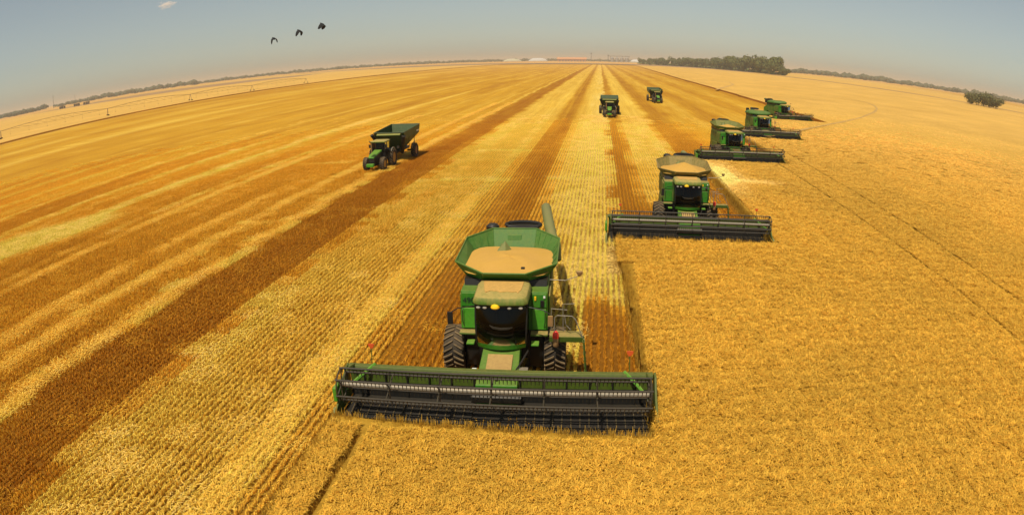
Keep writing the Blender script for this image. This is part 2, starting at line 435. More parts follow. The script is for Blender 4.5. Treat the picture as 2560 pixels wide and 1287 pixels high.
XC = np.sort(np.unique(np.concatenate([XS[(XS > -1400) & (XS < 900)], [-9.35, -8.2, -8.02, 1.75, 12.85, 25.8, 37.8, -256]])))
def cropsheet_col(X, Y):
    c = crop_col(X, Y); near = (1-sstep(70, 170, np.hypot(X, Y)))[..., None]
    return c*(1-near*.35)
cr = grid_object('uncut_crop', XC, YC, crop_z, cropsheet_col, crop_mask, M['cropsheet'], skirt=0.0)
tag(cr, 'wide uncut stand of ripe golden wheat ahead of the combines', 'wheat crop', kind='stuff')

# tile meshes -------------------------------------------------------
def quads_mesh(name, P, val, mat):
    """P: (n,k,2,3) strips of k pairs; val (n,) brightness"""
    n, k = P.shape[:2]; co = P.reshape(-1, 3)
    b = (np.arange(n)*k*2)[:, None, None]; s = (np.arange(k-1)*2)[None, :, None]
    f = (b+s+np.array([0, 1, 3, 2])[None, None]).reshape(-1, 4)
    m = bpy.data.meshes.new(name); m.vertices.add(len(co)); m.vertices.foreach_set('co', co.ravel())
    m.loops.add(f.size); m.loops.foreach_set('vertex_index', f.ravel().astype(np.int32))
    m.polygons.add(len(f)); m.polygons.foreach_set('loop_start', np.arange(0, f.size, 4, dtype=np.int32)); m.update(calc_edges=True)
    col = np.repeat(val, k*2, axis=0)
    if col.ndim == 1: col = np.stack([col]*3, 1)
    a = m.attributes.new('v', 'FLOAT_COLOR', 'POINT'); a.data.foreach_set('color', np.concatenate([col, np.ones((len(col), 1))], 1).ravel())
    m.materials.append(mat)
    return m
def strips(base, tip, width, sag=0.):
    """ribbons from base to tip with one bend"""
    d = tip-base; h = np.stack([-d[:, 1], d[:, 0], np.zeros(len(d))], 1); L = np.linalg.norm(h, axis=1)[:, None]
    rnd = rng.random(len(d))*2*PI
    side = np.where(L > 1e-3, h/np.maximum(L, 1e-6), np.stack([np.cos(rnd), np.sin(rnd), 0*rnd], 1))*(width[:, None]/2)
    mid = (base+tip)/2; mid[:, 2] += sag
    return np.stack([np.stack([base-side*.7, base+side*.7], 1), np.stack([mid-side, mid+side], 1), np.stack([tip-side*.5, tip+side*.5], 1)], 1)
def colvar(n, lo=.72, hi=1.18, warm=.06):
    v = rng.uniform(lo, hi, n); w = rng.normal(0, warm, n)
    return np.stack([v, v*(1+w*.6), v*(1+w*1.5)], 1)
LIB = bpy.data.collections.new('tile_library')
def tileset(name, fn, count):
    c = bpy.data.collections.new(name)
    for k in range(count):
        o = bpy.data.objects.new('%s_%d' % (name, k), fn(k)); c.objects.link(o)
    return c
def crop_tile(k):
    n = 1150
    xy = rng.uniform(-.56, .56, (n, 2)); cl = fbm((xy[:, 0]+k*3)*5.5, (xy[:, 1]+k)*5.5, 50+k, 2)
    ang = 2*PI*fbm(xy[:, 0]*3+k*5, xy[:, 1]*3, 60+k, 2)*2+rng.normal(0, .9, n)
    z0 = .54+.20*cl+rng.uniform(-.05, .05, n); L = rng.uniform(.07, .17, n)
    base = np.stack([xy[:, 0], xy[:, 1], z0], 1)
    tip = base+np.stack([np.cos(ang)*L, np.sin(ang)*L, rng.uniform(-.06, .09, n)], 1)
    P = strips(base, tip, rng.uniform(.014, .028, n), .03)
    v = colvar(n, .78, 1.2)*(.82+.36*cl[:, None])
    return quads_mesh('crop_tile', P, v, M['blade'])
def edge_tile(k):   # standing stalks seen from the side along the cut edge
    n = 260; x = rng.uniform(-.55, .55, n); y = rng.normal(0, .17, n)
    base = np.stack([x, y, np.zeros(n)], 1); tip = base+np.stack([rng.normal(0, .10, n), rng.normal(0, .12, n), np.where(np.abs(y) > .15, rng.uniform(.2, .6, n), rng.uniform(.5, .82, n))], 1)
    P = strips(base, tip, rng.uniform(.015, .03, n), 0)
    return quads_mesh('edge_tile', P, colvar(n, .65, 1.15), M['blade'])
ROW = .32
def stub_tile(k):
    B = []; T = []; Wd = []; strawy = k >= 6
    for r in range(4):
        x0 = -.48+r*ROW
        for t in range(10):
            if rng.random() < .07: continue
            yy = -.64+(t+.5)*.128+rng.normal(0, .022); xx = x0+rng.normal(0, .014); m = rng.integers(10, 15)
            b = np.stack([xx+rng.normal(0, .026, m), yy+rng.normal(0, .036, m), np.zeros(m)], 1)
            B.append(b); T.append(b+np.stack([rng.normal(0, .040, m), rng.normal(0, .045, m), rng.uniform(.14, .25, m)], 1)); Wd.append(rng.uniform(.018, .036, m))
        if strawy:      # loose straw hung along the row tops
            m = 30; a = rng.normal(PI/2, .45, m); L = rng.uniform(.06, .16, m)
            b = np.stack([x0+rng.normal(0, .032, m), rng.uniform(-.62, .62, m), rng.uniform(.13, .24, m)], 1)
            B.append(b); T.append(b+np.stack([np.cos(a)*L, np.sin(a)*L, rng.uniform(-.04, .04, m)], 1)); Wd.append(rng.uniform(.014, .03, m))
    if strawy:
        m = 16; a = rng.uniform(0, 6.28, m); L = rng.uniform(.12, .32, m); b = np.stack([rng.uniform(-.6, .6, m), rng.uniform(-.6, .6, m), rng.uniform(.12, .26, m)], 1)
        B.append(b); T.append(b+np.stack([np.cos(a)*L, np.sin(a)*L, rng.uniform(-.05, .05, m)], 1)); Wd.append(rng.uniform(.012, .022, m))
    B = np.concatenate(B); T = np.concatenate(T); Wd = np.concatenate(Wd)
    return quads_mesh('stubble_tile', strips(B, T, Wd), colvar(len(B), .68, 1.15), M['blade'])
def litter_tile(k):
    n = 130; xy = rng.uniform(-.7, .7, (n, 2)); a = rng.uniform(0, 2*PI, n); L = rng.uniform(.08, .30, n)
    base = np.stack([xy[:, 0], xy[:, 1], rng.uniform(.03, .20, n)], 1); tip = base+np.stack([np.cos(a)*L, np.sin(a)*L, rng.uniform(-.05, .05, n)], 1)
    return quads_mesh('litter_tile', strips(base, tip, rng.uniform(.012, .03, n), .02), colvar(n, .8, 1.2), M['blade'])
def instancer(name, pts, col, rot, scl, var, coll):
    m = bpy.data.meshes.new(name); n = len(pts); m.vertices.add(n); m.vertices.foreach_set('co', pts.astype(np.float32).ravel())
    a = m.attributes.new('tint', 'FLOAT_COLOR', 'POINT'); a.data.foreach_set('color', np.concatenate([col, np.ones((n, 1))], 1).ravel())
    a = m.attributes.new('rot', 'FLOAT', 'POINT'); a.data.foreach_set('value', rot)
    a = m.attributes.new('scl', 'FLOAT', 'POINT'); a.data.foreach_set('value', scl)
    a = m.attributes.new('var', 'INT', 'POINT'); a.data.foreach_set('value', var.astype(np.int32))
    o = bpy.data.objects.new(name, m); COL.objects.link(o)
    ng = bpy.data.node_groups.new(name+'_scatter', 'GeometryNodeTree')
    ng.interface.new_socket('Geometry', in_out='INPUT', socket_type='NodeSocketGeometry'); ng.interface.new_socket('Geometry', in_out='OUTPUT', socket_type='NodeSocketGeometry')
    gi = ng.nodes.new('NodeGroupInput'); go = ng.nodes.new('NodeGroupOutput'); ip = ng.nodes.new('GeometryNodeInstanceOnPoints')
    ci = ng.nodes.new('GeometryNodeCollectionInfo'); ci.inputs['Collection'].default_value = coll
    ci.inputs['Separate Children'].default_value = True; ci.inputs['Reset Children'].default_value = True
    def na(nm, ty):
        q = ng.nodes.new('GeometryNodeInputNamedAttribute'); q.data_type = ty; q.inputs['Name'].default_value = nm; return q.outputs[0]
    cx = ng.nodes.new('ShaderNodeCombineXYZ'); L = ng.links.new
    L(gi.outputs[0], ip.inputs['Points']); L(ci.outputs[0], ip.inputs['Instance']); ip.inputs['Pick Instance'].default_value = True
    L(na('var', 'INT'), ip.inputs['Instance Index']); L(na('rot', 'FLOAT'), cx.inputs[2]); L(cx.outputs[0], ip.inputs['Rotation'])
    sx = ng.nodes.new('ShaderNodeCombineXYZ'); sx.inputs[0].default_value = 1; sx.inputs[1].default_value = 1; L(na('scl', 'FLOAT'), sx.inputs[2]); L(sx.outputs[0], ip.inputs['Scale'])
    L(ip.outputs[0], go.inputs[0])
    md = o.modifiers.new('scatter', 'NODES'); md.node_group = ng
    return o
def in_view(X, Y, margin=4.):
    a = np.arctan2(X, Y+margin*1.2)+YAW
    return (np.abs(a) < rad(59)) & (Y > 5)
def tiles(x0, x1, y0, y1, s):
    xs = np.arange(x0, x1, s); ys = np.arange(y0, y1, s); X, Y = np.meshgrid(xs, ys); return X.ravel(), Y.ravel()

# standing crop
cx = np.concatenate([22.8-np.arange(0, 31), [-8.75], 24.22+np.arange(0, 4)*.98, 28.60+np.arange(0, 190)])
cy = np.arange(6, 210, 1.0); X, Y = np.meshgrid(cx, cy); X = X.ravel(); Y = Y.ravel()
Y = Y+rng.uniform(-.05, .05, len(Y))
k = (X-.25 > crop_edge(Y)) & in_view(X, Y) & (np.hypot(X, Y) < 85+125*rng.random(len(X)))
for y0 in (19.0, 44.0, 81.5, 110.8, 153.5): k &= ~((Y > y0-.35) & (Y < y0) & (X-.25 < crop_edge(Y+1)))
X, Y = X[k], Y[k]; n = len(X)
fd = sstep(25, 130, np.hypot(X, Y))[:, None]; cc = np.minimum(crop_col(X, Y)*(1.22+.20*fd)*(1+fd*np.array((0, .09, .45))), .98)  # far ears painted paler to offset light bouncing between the blades
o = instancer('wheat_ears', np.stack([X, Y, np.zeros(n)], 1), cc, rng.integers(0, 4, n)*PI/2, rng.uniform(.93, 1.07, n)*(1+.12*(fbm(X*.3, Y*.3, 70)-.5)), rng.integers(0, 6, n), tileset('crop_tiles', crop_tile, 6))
tag(o, 'dense bristling ears of the standing wheat in the foreground', 'wheat ears', kind='stuff')
# stalks along the cut edges
E = []
def edge_run(xa, ya, xb, yb):
    L = math.hypot(xb-xa, yb-ya); nn = int(L/.9)+1; a = math.atan2(yb-ya, xb-xa)
    for i in range(nn): t = (i+.5)/nn; E.append((xa+(xb-xa)*t, ya+(yb-ya)*t, a))
edge_run(-9.35, 6, -9.35, 19.0); edge_run(-9.35, 18.95, 2.4, 18.95); edge_run(2.4, 19.0, 2.15, 27); edge_run(2.15, 27, 1.45, 44.8); edge_run(1.5, 43.9, 12.8, 43.9); edge_run(12.8, 45, 12.8, 81.5)
edge_run(12.9, 81.4, 25.8, 81.4); edge_run(25.1, 81.5, 25.1, 110.8); edge_run(25.8, 110.7, 37.8, 110.7); edge_run(36.8, 110.8, 36.8, 153.5)
for yy in np.arange(6.5, 18.6, .3):
    if random.random() < .7: E.append((-8.12+random.uniform(-.05, .05), yy, PI/2))
E = np.array(E); n = len(E); low = np.abs(E[:, 0]+8.12) < .06
o = instancer('crop_edge_stalks', np.stack([E[:, 0], E[:, 1], np.zeros(n)], 1), np.tile(C_CROP*.95, (n, 1))*rng.uniform(.75, 1.1, (n, 1)), E[:, 2], np.where(low, rng.uniform(.5, .85, n), rng.uniform(.9, 1.05, n)), rng.integers(0, 3, n), tileset('edge_tiles', edge_tile, 3))
tag(o, 'straw coloured stalks standing along the freshly cut crop edge', 'wheat stalks', kind='stuff')
# stubble rows
X, Y = tiles(-140.8, 57, 6, 150, 1.28)
k = ~crop_mask(X, Y) & in_view(X, Y) & (X+.3 < crop_edge(Y)) & (np.hypot(X, Y) < 128+14*rng.random(len(X)))
X, Y = X[k], Y[k]; n = len(X); s = straw(X, Y)
col = straw_col(np.clip(s*.95, 0, 1))*1.30
fd = sstep(50, 128, np.hypot(X, Y)); hh = np.where(s < .25, .85, 1.)*rng.uniform(.85, 1.1, n)*(1-.80*fd)
col = np.minimum(col*(1+.16*fd)[:, None], .98)  # far stalks painted brighter to offset their dimly lit upright faces
ruts = (np.abs(X+8.7) < .65) & (Y > 25); hh = np.where(ruts, .35, hh)
o = instancer('stubble', np.stack([X, Y, np.zeros(n)], 1), col, rng.integers(0, 2, n)*PI, hh, rng.integers(0, 6, n)+6*(rng.random(n) < (s-.35)*2.5), tileset('stubble_tiles', stub_tile, 12))
tag(o, 'short cut stubble standing in long parallel rows', 'stubble', kind='stuff')
X, Y = tiles(-74, 57, 6, 150, .8); X = X+rng.uniform(-.4, .4, len(X)); Y = Y+rng.uniform(-.4, .4, len(Y))
s = straw(X, Y); k = ~crop_mask(X, Y) & in_view(X, Y) & (X+.5 < crop_edge(Y)) & (rng.random(len(X)) < np.clip((s-.62)*1.0+np.where((X > -8) | (X < -20), .10, -.05), .035, .8))
X, Y, s = X[k], Y[k], s[k]
for wx, wd, y0, y1 in ((-26.25, .20, 12, 190), (-30.45, .22, 16, 190), (-11.85, .16, 9, 60), (-42.4, .3, 30, 150), (-34.2, .25, 22, 60)):
    yy = np.arange(y0, y1, .30); yy = yy[vnoise(yy*.35, yy*0+wx, 77) > (.18 if wx > -31 else .35)]
    xx = wx+(fbm(yy*.09, yy*0+3.3, 5)-.5)*(-.4)+rng.normal(0, wd*.8, len(yy)); kk = in_view(xx, yy)
    X = np.concatenate([X, xx[kk]]); Y = np.concatenate([Y, yy[kk]]); s = np.concatenate([s, rng.uniform(.45, .8, kk.sum())])
n = len(X)
o = instancer('loose_straw', np.stack([X, Y, np.zeros(n)], 1), straw_col(np.clip(s+.25, 0, 1.2))*1.08, rng.uniform(0, 6.28, n), rng.uniform(.7, 1.2, n), rng.integers(0, 5, n), tileset('litter_tiles', litter_tile, 5))
tag(o, 'pale loose straw strewn in swaths over the stubble', 'straw', kind='stuff')

# ------------------------------------------------------------------ far field: tracks, trees, buildings
def strip(name, pts, width, z, col, kind='structure'):
    vs = []; P = [Vector((x, y, 0)) for x, y in pts]
    for i, p in enumerate(P):
        t = (P[min(i+1, len(P)-1)]-P[max(i-1, 0)]).normalized(); s = Vector((-t.y, t.x, 0))*width/2*(1+.25*math.sin(i*2.7))
        vs.append((p-s+Vector((0, 0, z)), p+s+Vector((0, 0, z))))
    mb = MB(); co = [q for v in vs for q in v]; mb.add(co, [(2*i, 2*i+1, 2*i+3, 2*i+2) for i in range(len(vs)-1)])
    o = mb.build(name, plain(name+'_soil', col, .95, 0, .2, .4)); o['kind'] = kind; return o
strip('wheel_track', [(30, 112), (42, 129), (51, 142), (62, 157.5), (79, 183), (101, 221), (114.5, 248), (125, 274), (131, 296), (133, 318), (128, 338)], 1.1, .80, (.48, .27, .06))
strip('wheel_track', [(56, 309), (68, 349), (78.5, 383), (86, 412), (89, 440), (84, 462), (74, 474)], 1.6, .80, (.50, .28, .07))
strip('dirt_track', [(300, 1210), (322, 990), (345, 850), (368, 742), (400, 660), (432, 607), (480, 550), (560, 480), (700, 390)], 34, .80, (.34, .18, .05))
def sheet(name, pts, z, col):
    o = MB().add([(x, y, z) for x, y in pts], [tuple(range(len(pts)))]).build(name, plain(name+'_soil', col, .95, 0, .2, .02)); o['kind'] = 'structure'; return o
sheet('ploughed_strip', [(-520, 1650), (0, 1720), (150, 1680), (250, 1560), (296, 1260), (318, 1300), (420, 2000), (380, 2100), (-300, 2130), (-1100, 2150)], .82, (.27, .15, .07))
sheet('fallow_strip', [(-1250, 1010), (-1060, 950), (-800, 900), (-640, 960), (-600, 1180), (-700, 1560), (-900, 1500), (-1150, 1340)], .84, (.34, .18, .06))
# haze: one closed box of pale air
hz = MB().bx(-26000, 26000, -9500, 26500, -1.5, 75).mesh('haze')
o = bpy.data.objects.new('haze', hz); COL.objects.link(o); o['kind'] = 'stuff'
m = bpy.data.materials.new('haze_air'); m.use_nodes = True; nt = m.node_tree; nt.nodes.clear()
ou = nt.nodes.new('ShaderNodeOutputMaterial'); pv = nt.nodes.new('ShaderNodeVolumePrincipled')
pv.inputs['Color'].default_value = (.66, .63, .56, 1); pv.inputs['Density'].default_value = .00016; pv.inputs['Anisotropy'].default_value = .0
nt.links.new(pv.outputs[0], ou.inputs['Volume']); hz.materials.append(m)

def leafmat(name, c1, c2):
    m, nt, b = newmat(name); g = N(nt, 'ShaderNodeNewGeometry'); oi = N(nt, 'ShaderNodeObjectInfo')
    n1 = noise(nt, .35, 2, g.outputs['Position'])
    c = mix(nt, mrange(nt, n1, .35, .65), c1, c2)
    c = mix(nt, mrange(nt, oi.outputs['Random'], 0, 1, 0, .45), c, (.10, .095, .03))
    nt.links.new(c, b.inputs['Base Color']); b.inputs['Roughness'].default_value = .8
    return m
M['leaf'] = leafmat('tree_leaves', (.055, .072, .010), (.13, .135, .026))
M['leaf_dry'] = leafmat('dry_leaves', (.10, .10, .022), (.16, .14, .04))
M['bark'] = plain('bark', (.10, .07, .045), .9)
def crown_mesh(seed, n=1000, R=1., mat=None, airy=False):
    r = np.random.default_rng(seed)
    lobes = [(r.normal(0, .40), r.normal(0, .40), r.uniform(.42, .92), r.uniform(.26, .46)) for _ in range(9)]+[(0, 0, .72, .48)]
    P = []
    for i in range(n):
        l = lobes[r.integers(len(lobes))]; d = r.normal(0, 1, 3); d /= np.linalg.norm(d); rr = l[3]*(r.uniform(.55, 1.05) if not airy else r.uniform(.2, 1.1))
        P.append((np.array(l[:3])-np.array((0, 0, .16 if airy else 0))+d*rr*np.array((1, 1, .75)), d))
    mb = MB()
    for p, d in P:
        p = p.copy(); p[2] = max(p[2], .16); s = r.uniform(.05, .11)*(0.6 if airy else 1.)
        a = Vector(r.normal(0, 1, 3)).normalized(); dn = (Vector(d)+a*.6).normalized(); u = dn.orthogonal().normalized(); w = dn.cross(u)
        an = r.uniform(0, 6.28); u, w = u*math.cos(an)+w*math.sin(an), w*math.cos(an)-u*math.sin(an); p = Vector(p)
        mb.add([p-u*s, p-w*s*.8+dn*s*.2, p+u*s, p+w*s*.8+dn*s*.2], [(0, 1, 2), (0, 2, 3)])
    m = bpy.data.meshes.new('crown'); m.from_pydata(mb.v, [], mb.f); m.materials.append(mat or M['leaf']); return m
def trunk_mesh(seed, multi=False):
    r = random.Random(seed); mb = MB(); k = 5 if multi else 1
    for j in range(k):
        a = r.uniform(0, 6.28); sp = .16 if multi else .02
        p0 = V(math.cos(a)*sp*.5, math.sin(a)*sp*.5, -.02); p1 = p0+V(math.cos(a)*sp, math.sin(a)*sp, .35); rr = .014 if multi else .035
        mb.tube([p0, p1], [rr, rr*.7], 7)
        for b in range(4):
            a2 = a+r.uniform(-1.5, 1.5) if multi else b*1.6+r.random(); q = p1+V(math.cos(a2)*.25, math.sin(a2)*.25, r.uniform(.2, .4)); mb.tube([p1, (p1+q)/2+V(0, 0, .03), q], [rr*.6, rr*.45, rr*.2], 5)
    return mb
CR = [crown_mesh(s) for s in range(5)]; TRK = [trunk_mesh(s) for s in range(3)]
TRKM = [t.mesh('trunk') for t in TRK]
for t in TRKM: t.materials.append(M['bark'])
def azpt(az, D): return (math.sin(rad(az))*D, math.cos(rad(az))*D)
def place_tree(x, y, h, w, crown, trunk, label, group, name='broadleaf_tree', cat='tree'):
    t = empty(name, (x, y, 0), random.uniform(0, 6.28), label, cat, group)
    for nm, me in (('crown', crown), ('trunk', trunk)):
        q = bpy.data.objects.new(nm, me); COL.objects.link(q); q.parent = t; q.scale = (w, w, h)
    return t
TL = 'dark green tree in the far wood behind the harvested fields'
i = 0
for row in range(2):
    nn = 25 if row == 0 else 19
    for q in range(nn):
        u = (q+random.uniform(-.25, .25))/(nn-1); u = min(max(u, 0), 1); az = 3.4+(12.2 if row == 0 else 10.5)*u
        D = 2350-1080*u**.8+row*70; H = (21+12*u)*random.uniform(.80, 1.1)*(.93 if row else .86)
        x, y = azpt(az, D); place_tree(x, y, H, H*random.uniform(.62, .85), CR[i % 5], TRKM[i % 3], TL, 'trees of the far wood'); i += 1
for az, H, lab in ((15.5, 19, 'low tree just left of the last bush at the right end of the far wood'), (16.0, 14, 'small tree second from the right end of the far wood'), (16.35, 13, 'small greyish tree at the right end of the far wood')):
    x, y = azpt(az, 1235); place_tree(x, y, H, H*.95, CR[i % 5], TRKM[i % 3], lab, None); i += 1
# understorey of the wood and the distant tree lines
def clumps(name, path, mat, seed=1, size=1.):
    r = np.random.default_rng(seed); mb = MB()
    ico = [Vector(v) for v in ((0, 0, 1), (.89, 0, .45), (.28, .85, .45), (-.72, .53, .45), (-.72, -.53, .45), (.28, -.85, .45), (.72, .53, -.45), (-.28, .85, -.45), (-.89, 0, -.45), (-.28, -.85, -.45), (.72, -.53, -.45))]
    F = [(0, 1, 2), (0, 2, 3), (0, 3, 4), (0, 4, 5), (0, 5, 1), (1, 6, 2), (2, 7, 3), (3, 8, 4), (4, 9, 5), (5, 10, 1), (6, 7, 2), (7, 8, 3), (8, 9, 4), (9, 10, 5), (10, 6, 1)]
    for (a0, D0, H0), (a1, D1, H1) in zip(path[:-1], path[1:]):
        L = abs(rad(a1-a0))*(D0+D1)/2+abs(D1-D0); n = max(2, int(L/(9*size)))
        for k in range(n):
            t = k/n; az = a0+(a1-a0)*t; D = D0+(D1-D0)*t+r.uniform(-20, 60); H = (H0+(H1-H0)*t)*r.uniform(.62, 1.1)*(.85+.3*float(vnoise(az*1.9, 0, seed)))
            for j in range(3):
                x, y = azpt(az+r.normal(0, .08), D+r.uniform(-10, 10)); s = H*r.uniform(.35, .6); c = V(x, y, r.uniform(.3, .62)*H); w = s*r.uniform(1.1, 1.7)
                mb.add([c+V(v.x*w*r.uniform(.7, 1.2), v.y*w, v.z*s*r.uniform(.6, 1.1)) for v in ico], F)
    m = bpy.data.meshes.new(name); m.from_pydata(mb.v, [], mb.f); m.materials.append(mat); o = bpy.data.objects.new(name, m); COL.objects.link(o); return o
M['leaf_far'] = leafmat('far_leaves', (.030, .040, .018), (.060, .065, .03))
o = clumps('distant_woods', [(-60, 2500, 22), (-53, 2500, 22), (-49.5, 2700, 20)], M['leaf_far'], 3); tag(o, 'low grey wood on the horizon at the left edge', 'wood', kind='stuff')
o = clumps('distant_woods', [(-48.6, 2900, 15), (-44, 2900, 23), (-36, 2950, 22), (-35.8, 3300, 16), (-28, 3500, 18), (-20, 3700, 18), (-8, 4300, 19), (3, 4600, 18)], M['leaf_far'], 4); tag(o, 'long hazy belt of woods along the left horizon', 'wood', kind='stuff')
o = clumps('distant_woods', [(15.8, 2600, 18), (18, 2700, 22), (26, 2900, 24), (34, 3000, 24), (48, 3100, 26), (58, 3200, 26)], M['leaf_far'], 5); tag(o, 'long hazy belt of woods along the right horizon', 'wood', kind='stuff')
o = clumps('undergrowth', [(3.6, 2300, 9), (10, 1750, 9), (15.4, 1275, 9), (16.4, 1245, 7)], M['leaf'], 6, .7); tag(o, 'dark undergrowth along the foot of the far wood', 'undergrowth', kind='stuff')
# bare-stemmed thicket by the track at the right
CRA = [crown_mesh(40+s, 1500, mat=M['leaf_dry'], airy=True) for s in range(3)]; TRA = [trunk_mesh(60+s, True).mesh('trunk') for s in range(3)]
for t in TRA: t.materials.append(M['bark'])
TH = ['leftmost open greyish thorn tree beside the dirt track on the right', 'second thorn tree from the left beside the right dirt track', 'middle thorn tree of the clump beside the right dirt track', 'tallest thorn tree right of the middle in the clump by the track', 'rightmost thorn tree of the clump by the right dirt track']
for k, (az, D, H, w) in enumerate(((33.45, 700, 13, 12), (34.0, 705, 14.5, 13), (34.6, 700, 15.5, 14), (35.2, 695, 15, 14), (35.8, 690, 13, 12))):
    x, y = azpt(az, D); place_tree(x, y, H, w, CRA[k % 3], TRA[k % 3], TH[k], 'thorn trees beside the dirt track', 'thorn_tree')

# farm buildings
M['shed_roof'] = plain('shed_roof_sheet', (.62, .26, .10), .7, 0, .1, .1); M['shed_wall'] = plain('shed_wall', (.40, .17, .08), .8, 0, .1, .1)
M['tarp'] = plain('pale_tarpaulin', (.50, .47, .30), .7, 0, .06, .1); M['tarpw'] = plain('white_tarpaulin', (.56, .55, .50), .7, 0, .06, .1)
M['galv'] = plain('galvanised_steel', (.30, .30, .29), .5, .2, .12, .1); M['dark_steel'] = plain('dark_steel_frame', (.09, .09, .09), .7)
def at_az(az, D): return azpt(az, D)
def stockpile(az, D, w, h, mat, label, name='covered_stockpile'):
    x, y = at_az(az, D); t = empty(name, (x, y, 0), -rad(az), label, 'stockpile'); rings = []
    for k in range(13):
        u = -1+2*k/12; s = max(0.04, 1-abs(u)**3.2); rings.append([(u*w/2, 16*s*math.cos(a), h*s*math.sin(a)*(1+.04*math.sin(k*2.3))) for a in [j*PI/8 for j in range(9)]])
    MB().loft(rings, True, False).build('cover', mat, t, smooth=True); MB().bx(-w/2, w/2, -17, -16.4, 0, 1.6).build('kerb_wall', M['shed_wall'], t)
DB = 4200
stockpile(-7.7, DB, 128, 19, M['tarp'], 'pale yellow domed stockpile, leftmost on the horizon'); stockpile(-5.45, DB, 132, 22, M['tarpw'], 'white domed stockpile left of the long orange shed')
x, y = at_az(-2.5, DB); sh = empty('long_shed', (x, y, 0), rad(2.5), 'long orange roofed storage shed on the horizon', 'shed')
MB().bx(-92, 92, -14, 14, 0, 15).build('wall', M['shed_wall'], sh)
MB().prismx([(-17, 14.5), (0, 26), (17, 14.5), (17, 15.5), (0, 27), (-17, 15.5)], -96, 96).build('roof', M['shed_roof'], sh)
dm = MB().bx(-4, 4, -14.4, -13.9, .1, 9).mesh('door'); dm.materials.append(M['dark_steel'])
for k in range(9):
    q = bpy.data.objects.new('door', dm); COL.objects.link(q); q.parent = sh; q.location = (-76+k*19, 0, 0)
for k, az in enumerate((1.05, 1.47, 1.9, 2.33)):
    x, y = at_az(az, DB); t = empty('grain_silo', (x, y, 0), 0, ['leftmost', 'second', 'third', 'rightmost'][k]+' of the four grey grain silos standing on the horizon', 'silo', 'grain silos on the horizon')
    MB().lathez([(0, 11), (25, 11)], n=20).build('shell', M['galv'], t, smooth=True); MB().lathez([(25, 11.6), (33, 1.2), (34, 1.2)], n=20).build('cone_roof', M['galv'], t, smooth=True)
    for a in range(6): MB().bx(-.4, .4, -.4, .4, 0, 26).build('stiffener', M['dark_steel'], t, loc=(11.3*math.cos(a), 11.3*math.sin(a), 0))
x, y = at_az(1.7, DB); br = empty('conveyor_bridge', (x, y, 0), 0, 'thin overhead conveyor gantry running above the grey silos', 'conveyor')
MB().bx(-72, 66, -1.5, 1.5, 37, 40).build('gantry', M['dark_steel'], br)
for xx in (-58, -18, 18, 60): MB().bx(xx-1, xx+1, -1, 1, 0, 37).build('support', M['dark_steel'], br)
for az, h, lab in ((-.79, 58, 'tall thin lattice elevator tower between shed and silos'), (.70, 46, 'dark elevator tower just left of the silos')):
    x, y = at_az(az, DB); t = empty('elevator_tower', (x, y, 0), 0, lab, 'tower')
    for sx in (-3, 3):
        for sy in (-3, 3): MB().tube([(sx, sy, 0), (sx*.6, sy*.6, h)], .8, 5).build('leg', M['dark_steel'], t)
    for zz in range(6, int(h), 7): MB().bx(-3, 3, -3, 3, zz, zz+1).build('platform', M['dark_steel'], t)
    MB().bx(-4.5, 4.5, -4, 4, h-7, h).build('head_house', M['dark_steel'], t)
x, y = at_az(3.05, DB-300); t = empty('white_tent', (x, y, 0), 0, 'white peaked tent between the silos and the wood', 'tent')
MB().add([(-34, -16, 6), (34, -16, 6), (34, 16, 6), (-34, 16, 6), (-6, 0, 20), (8, 0, 20)], [(0, 1, 5, 4), (1, 2, 5), (2, 3, 4, 5), (3, 0, 4)]).build('canopy', M['tarpw'], t); MB().bx(-33, 33, -15, 15, 0, 6).build('side_wall', M['tarp'], t)
# stacks of bales, left
for az, D, lab in ((-48.05, 1500, 'leftmost dark stack of straw bales before the left woods'), (-46.7, 1480, 'middle dark stack of straw bales before the left woods'), (-45.8, 1470, 'rightmost dark stack of straw bales before the left woods')):
    x, y = at_az(az, D); t = empty('bale_stack', (x, y, 0), -rad(az), lab, 'bale stack', 'bale stacks before the left woods')
    bm_ = MB().box((0, 0, 1.1), (4.8, 3, 2.1)).mesh('bale'); bm_.materials.append(M['bark'])
    for k in range(3):
        for lv in range(3-(k == 1)*0):
            q = bpy.data.objects.new('bale', bm_); COL.objects.link(q); q.parent = t; q.location = (-5+k*5.0+random.uniform(-.3, .3), random.uniform(-.3, .3), lv*2.15)
# masts on the left horizon
for az, D, h, lab in ((-48.85, 2300, 46, 'thin lattice mast rising above the left horizon'), (-46.82, 3300, 44, 'fainter mast further along the left horizon')):
    x, y = at_az(az, D); t = empty('lattice_mast', (x, y, 0), 0, lab, 'mast')
    for k in range(3): MB().tube([(1.6*math.cos(k*2.1), 1.6*math.sin(k*2.1), 0), (.5*math.cos(k*2.1), .5*math.sin(k*2.1), h)], .22, 5).build('leg', M['dark_steel'], t)
    mb = MB()
    for z in range(3, h, 4):
        w = 1.6-1.1*z/h; P = [V(w*math.cos(k*2.1), w*math.sin(k*2.1), z) for k in range(3)]
        for k in range(3): mb.tube([P[k], P[(k+1) % 3]+V(0, 0, 3)], .12, 4)
    mb.build('brace', M['dark_steel'], t)['kind'] = 'stuff'
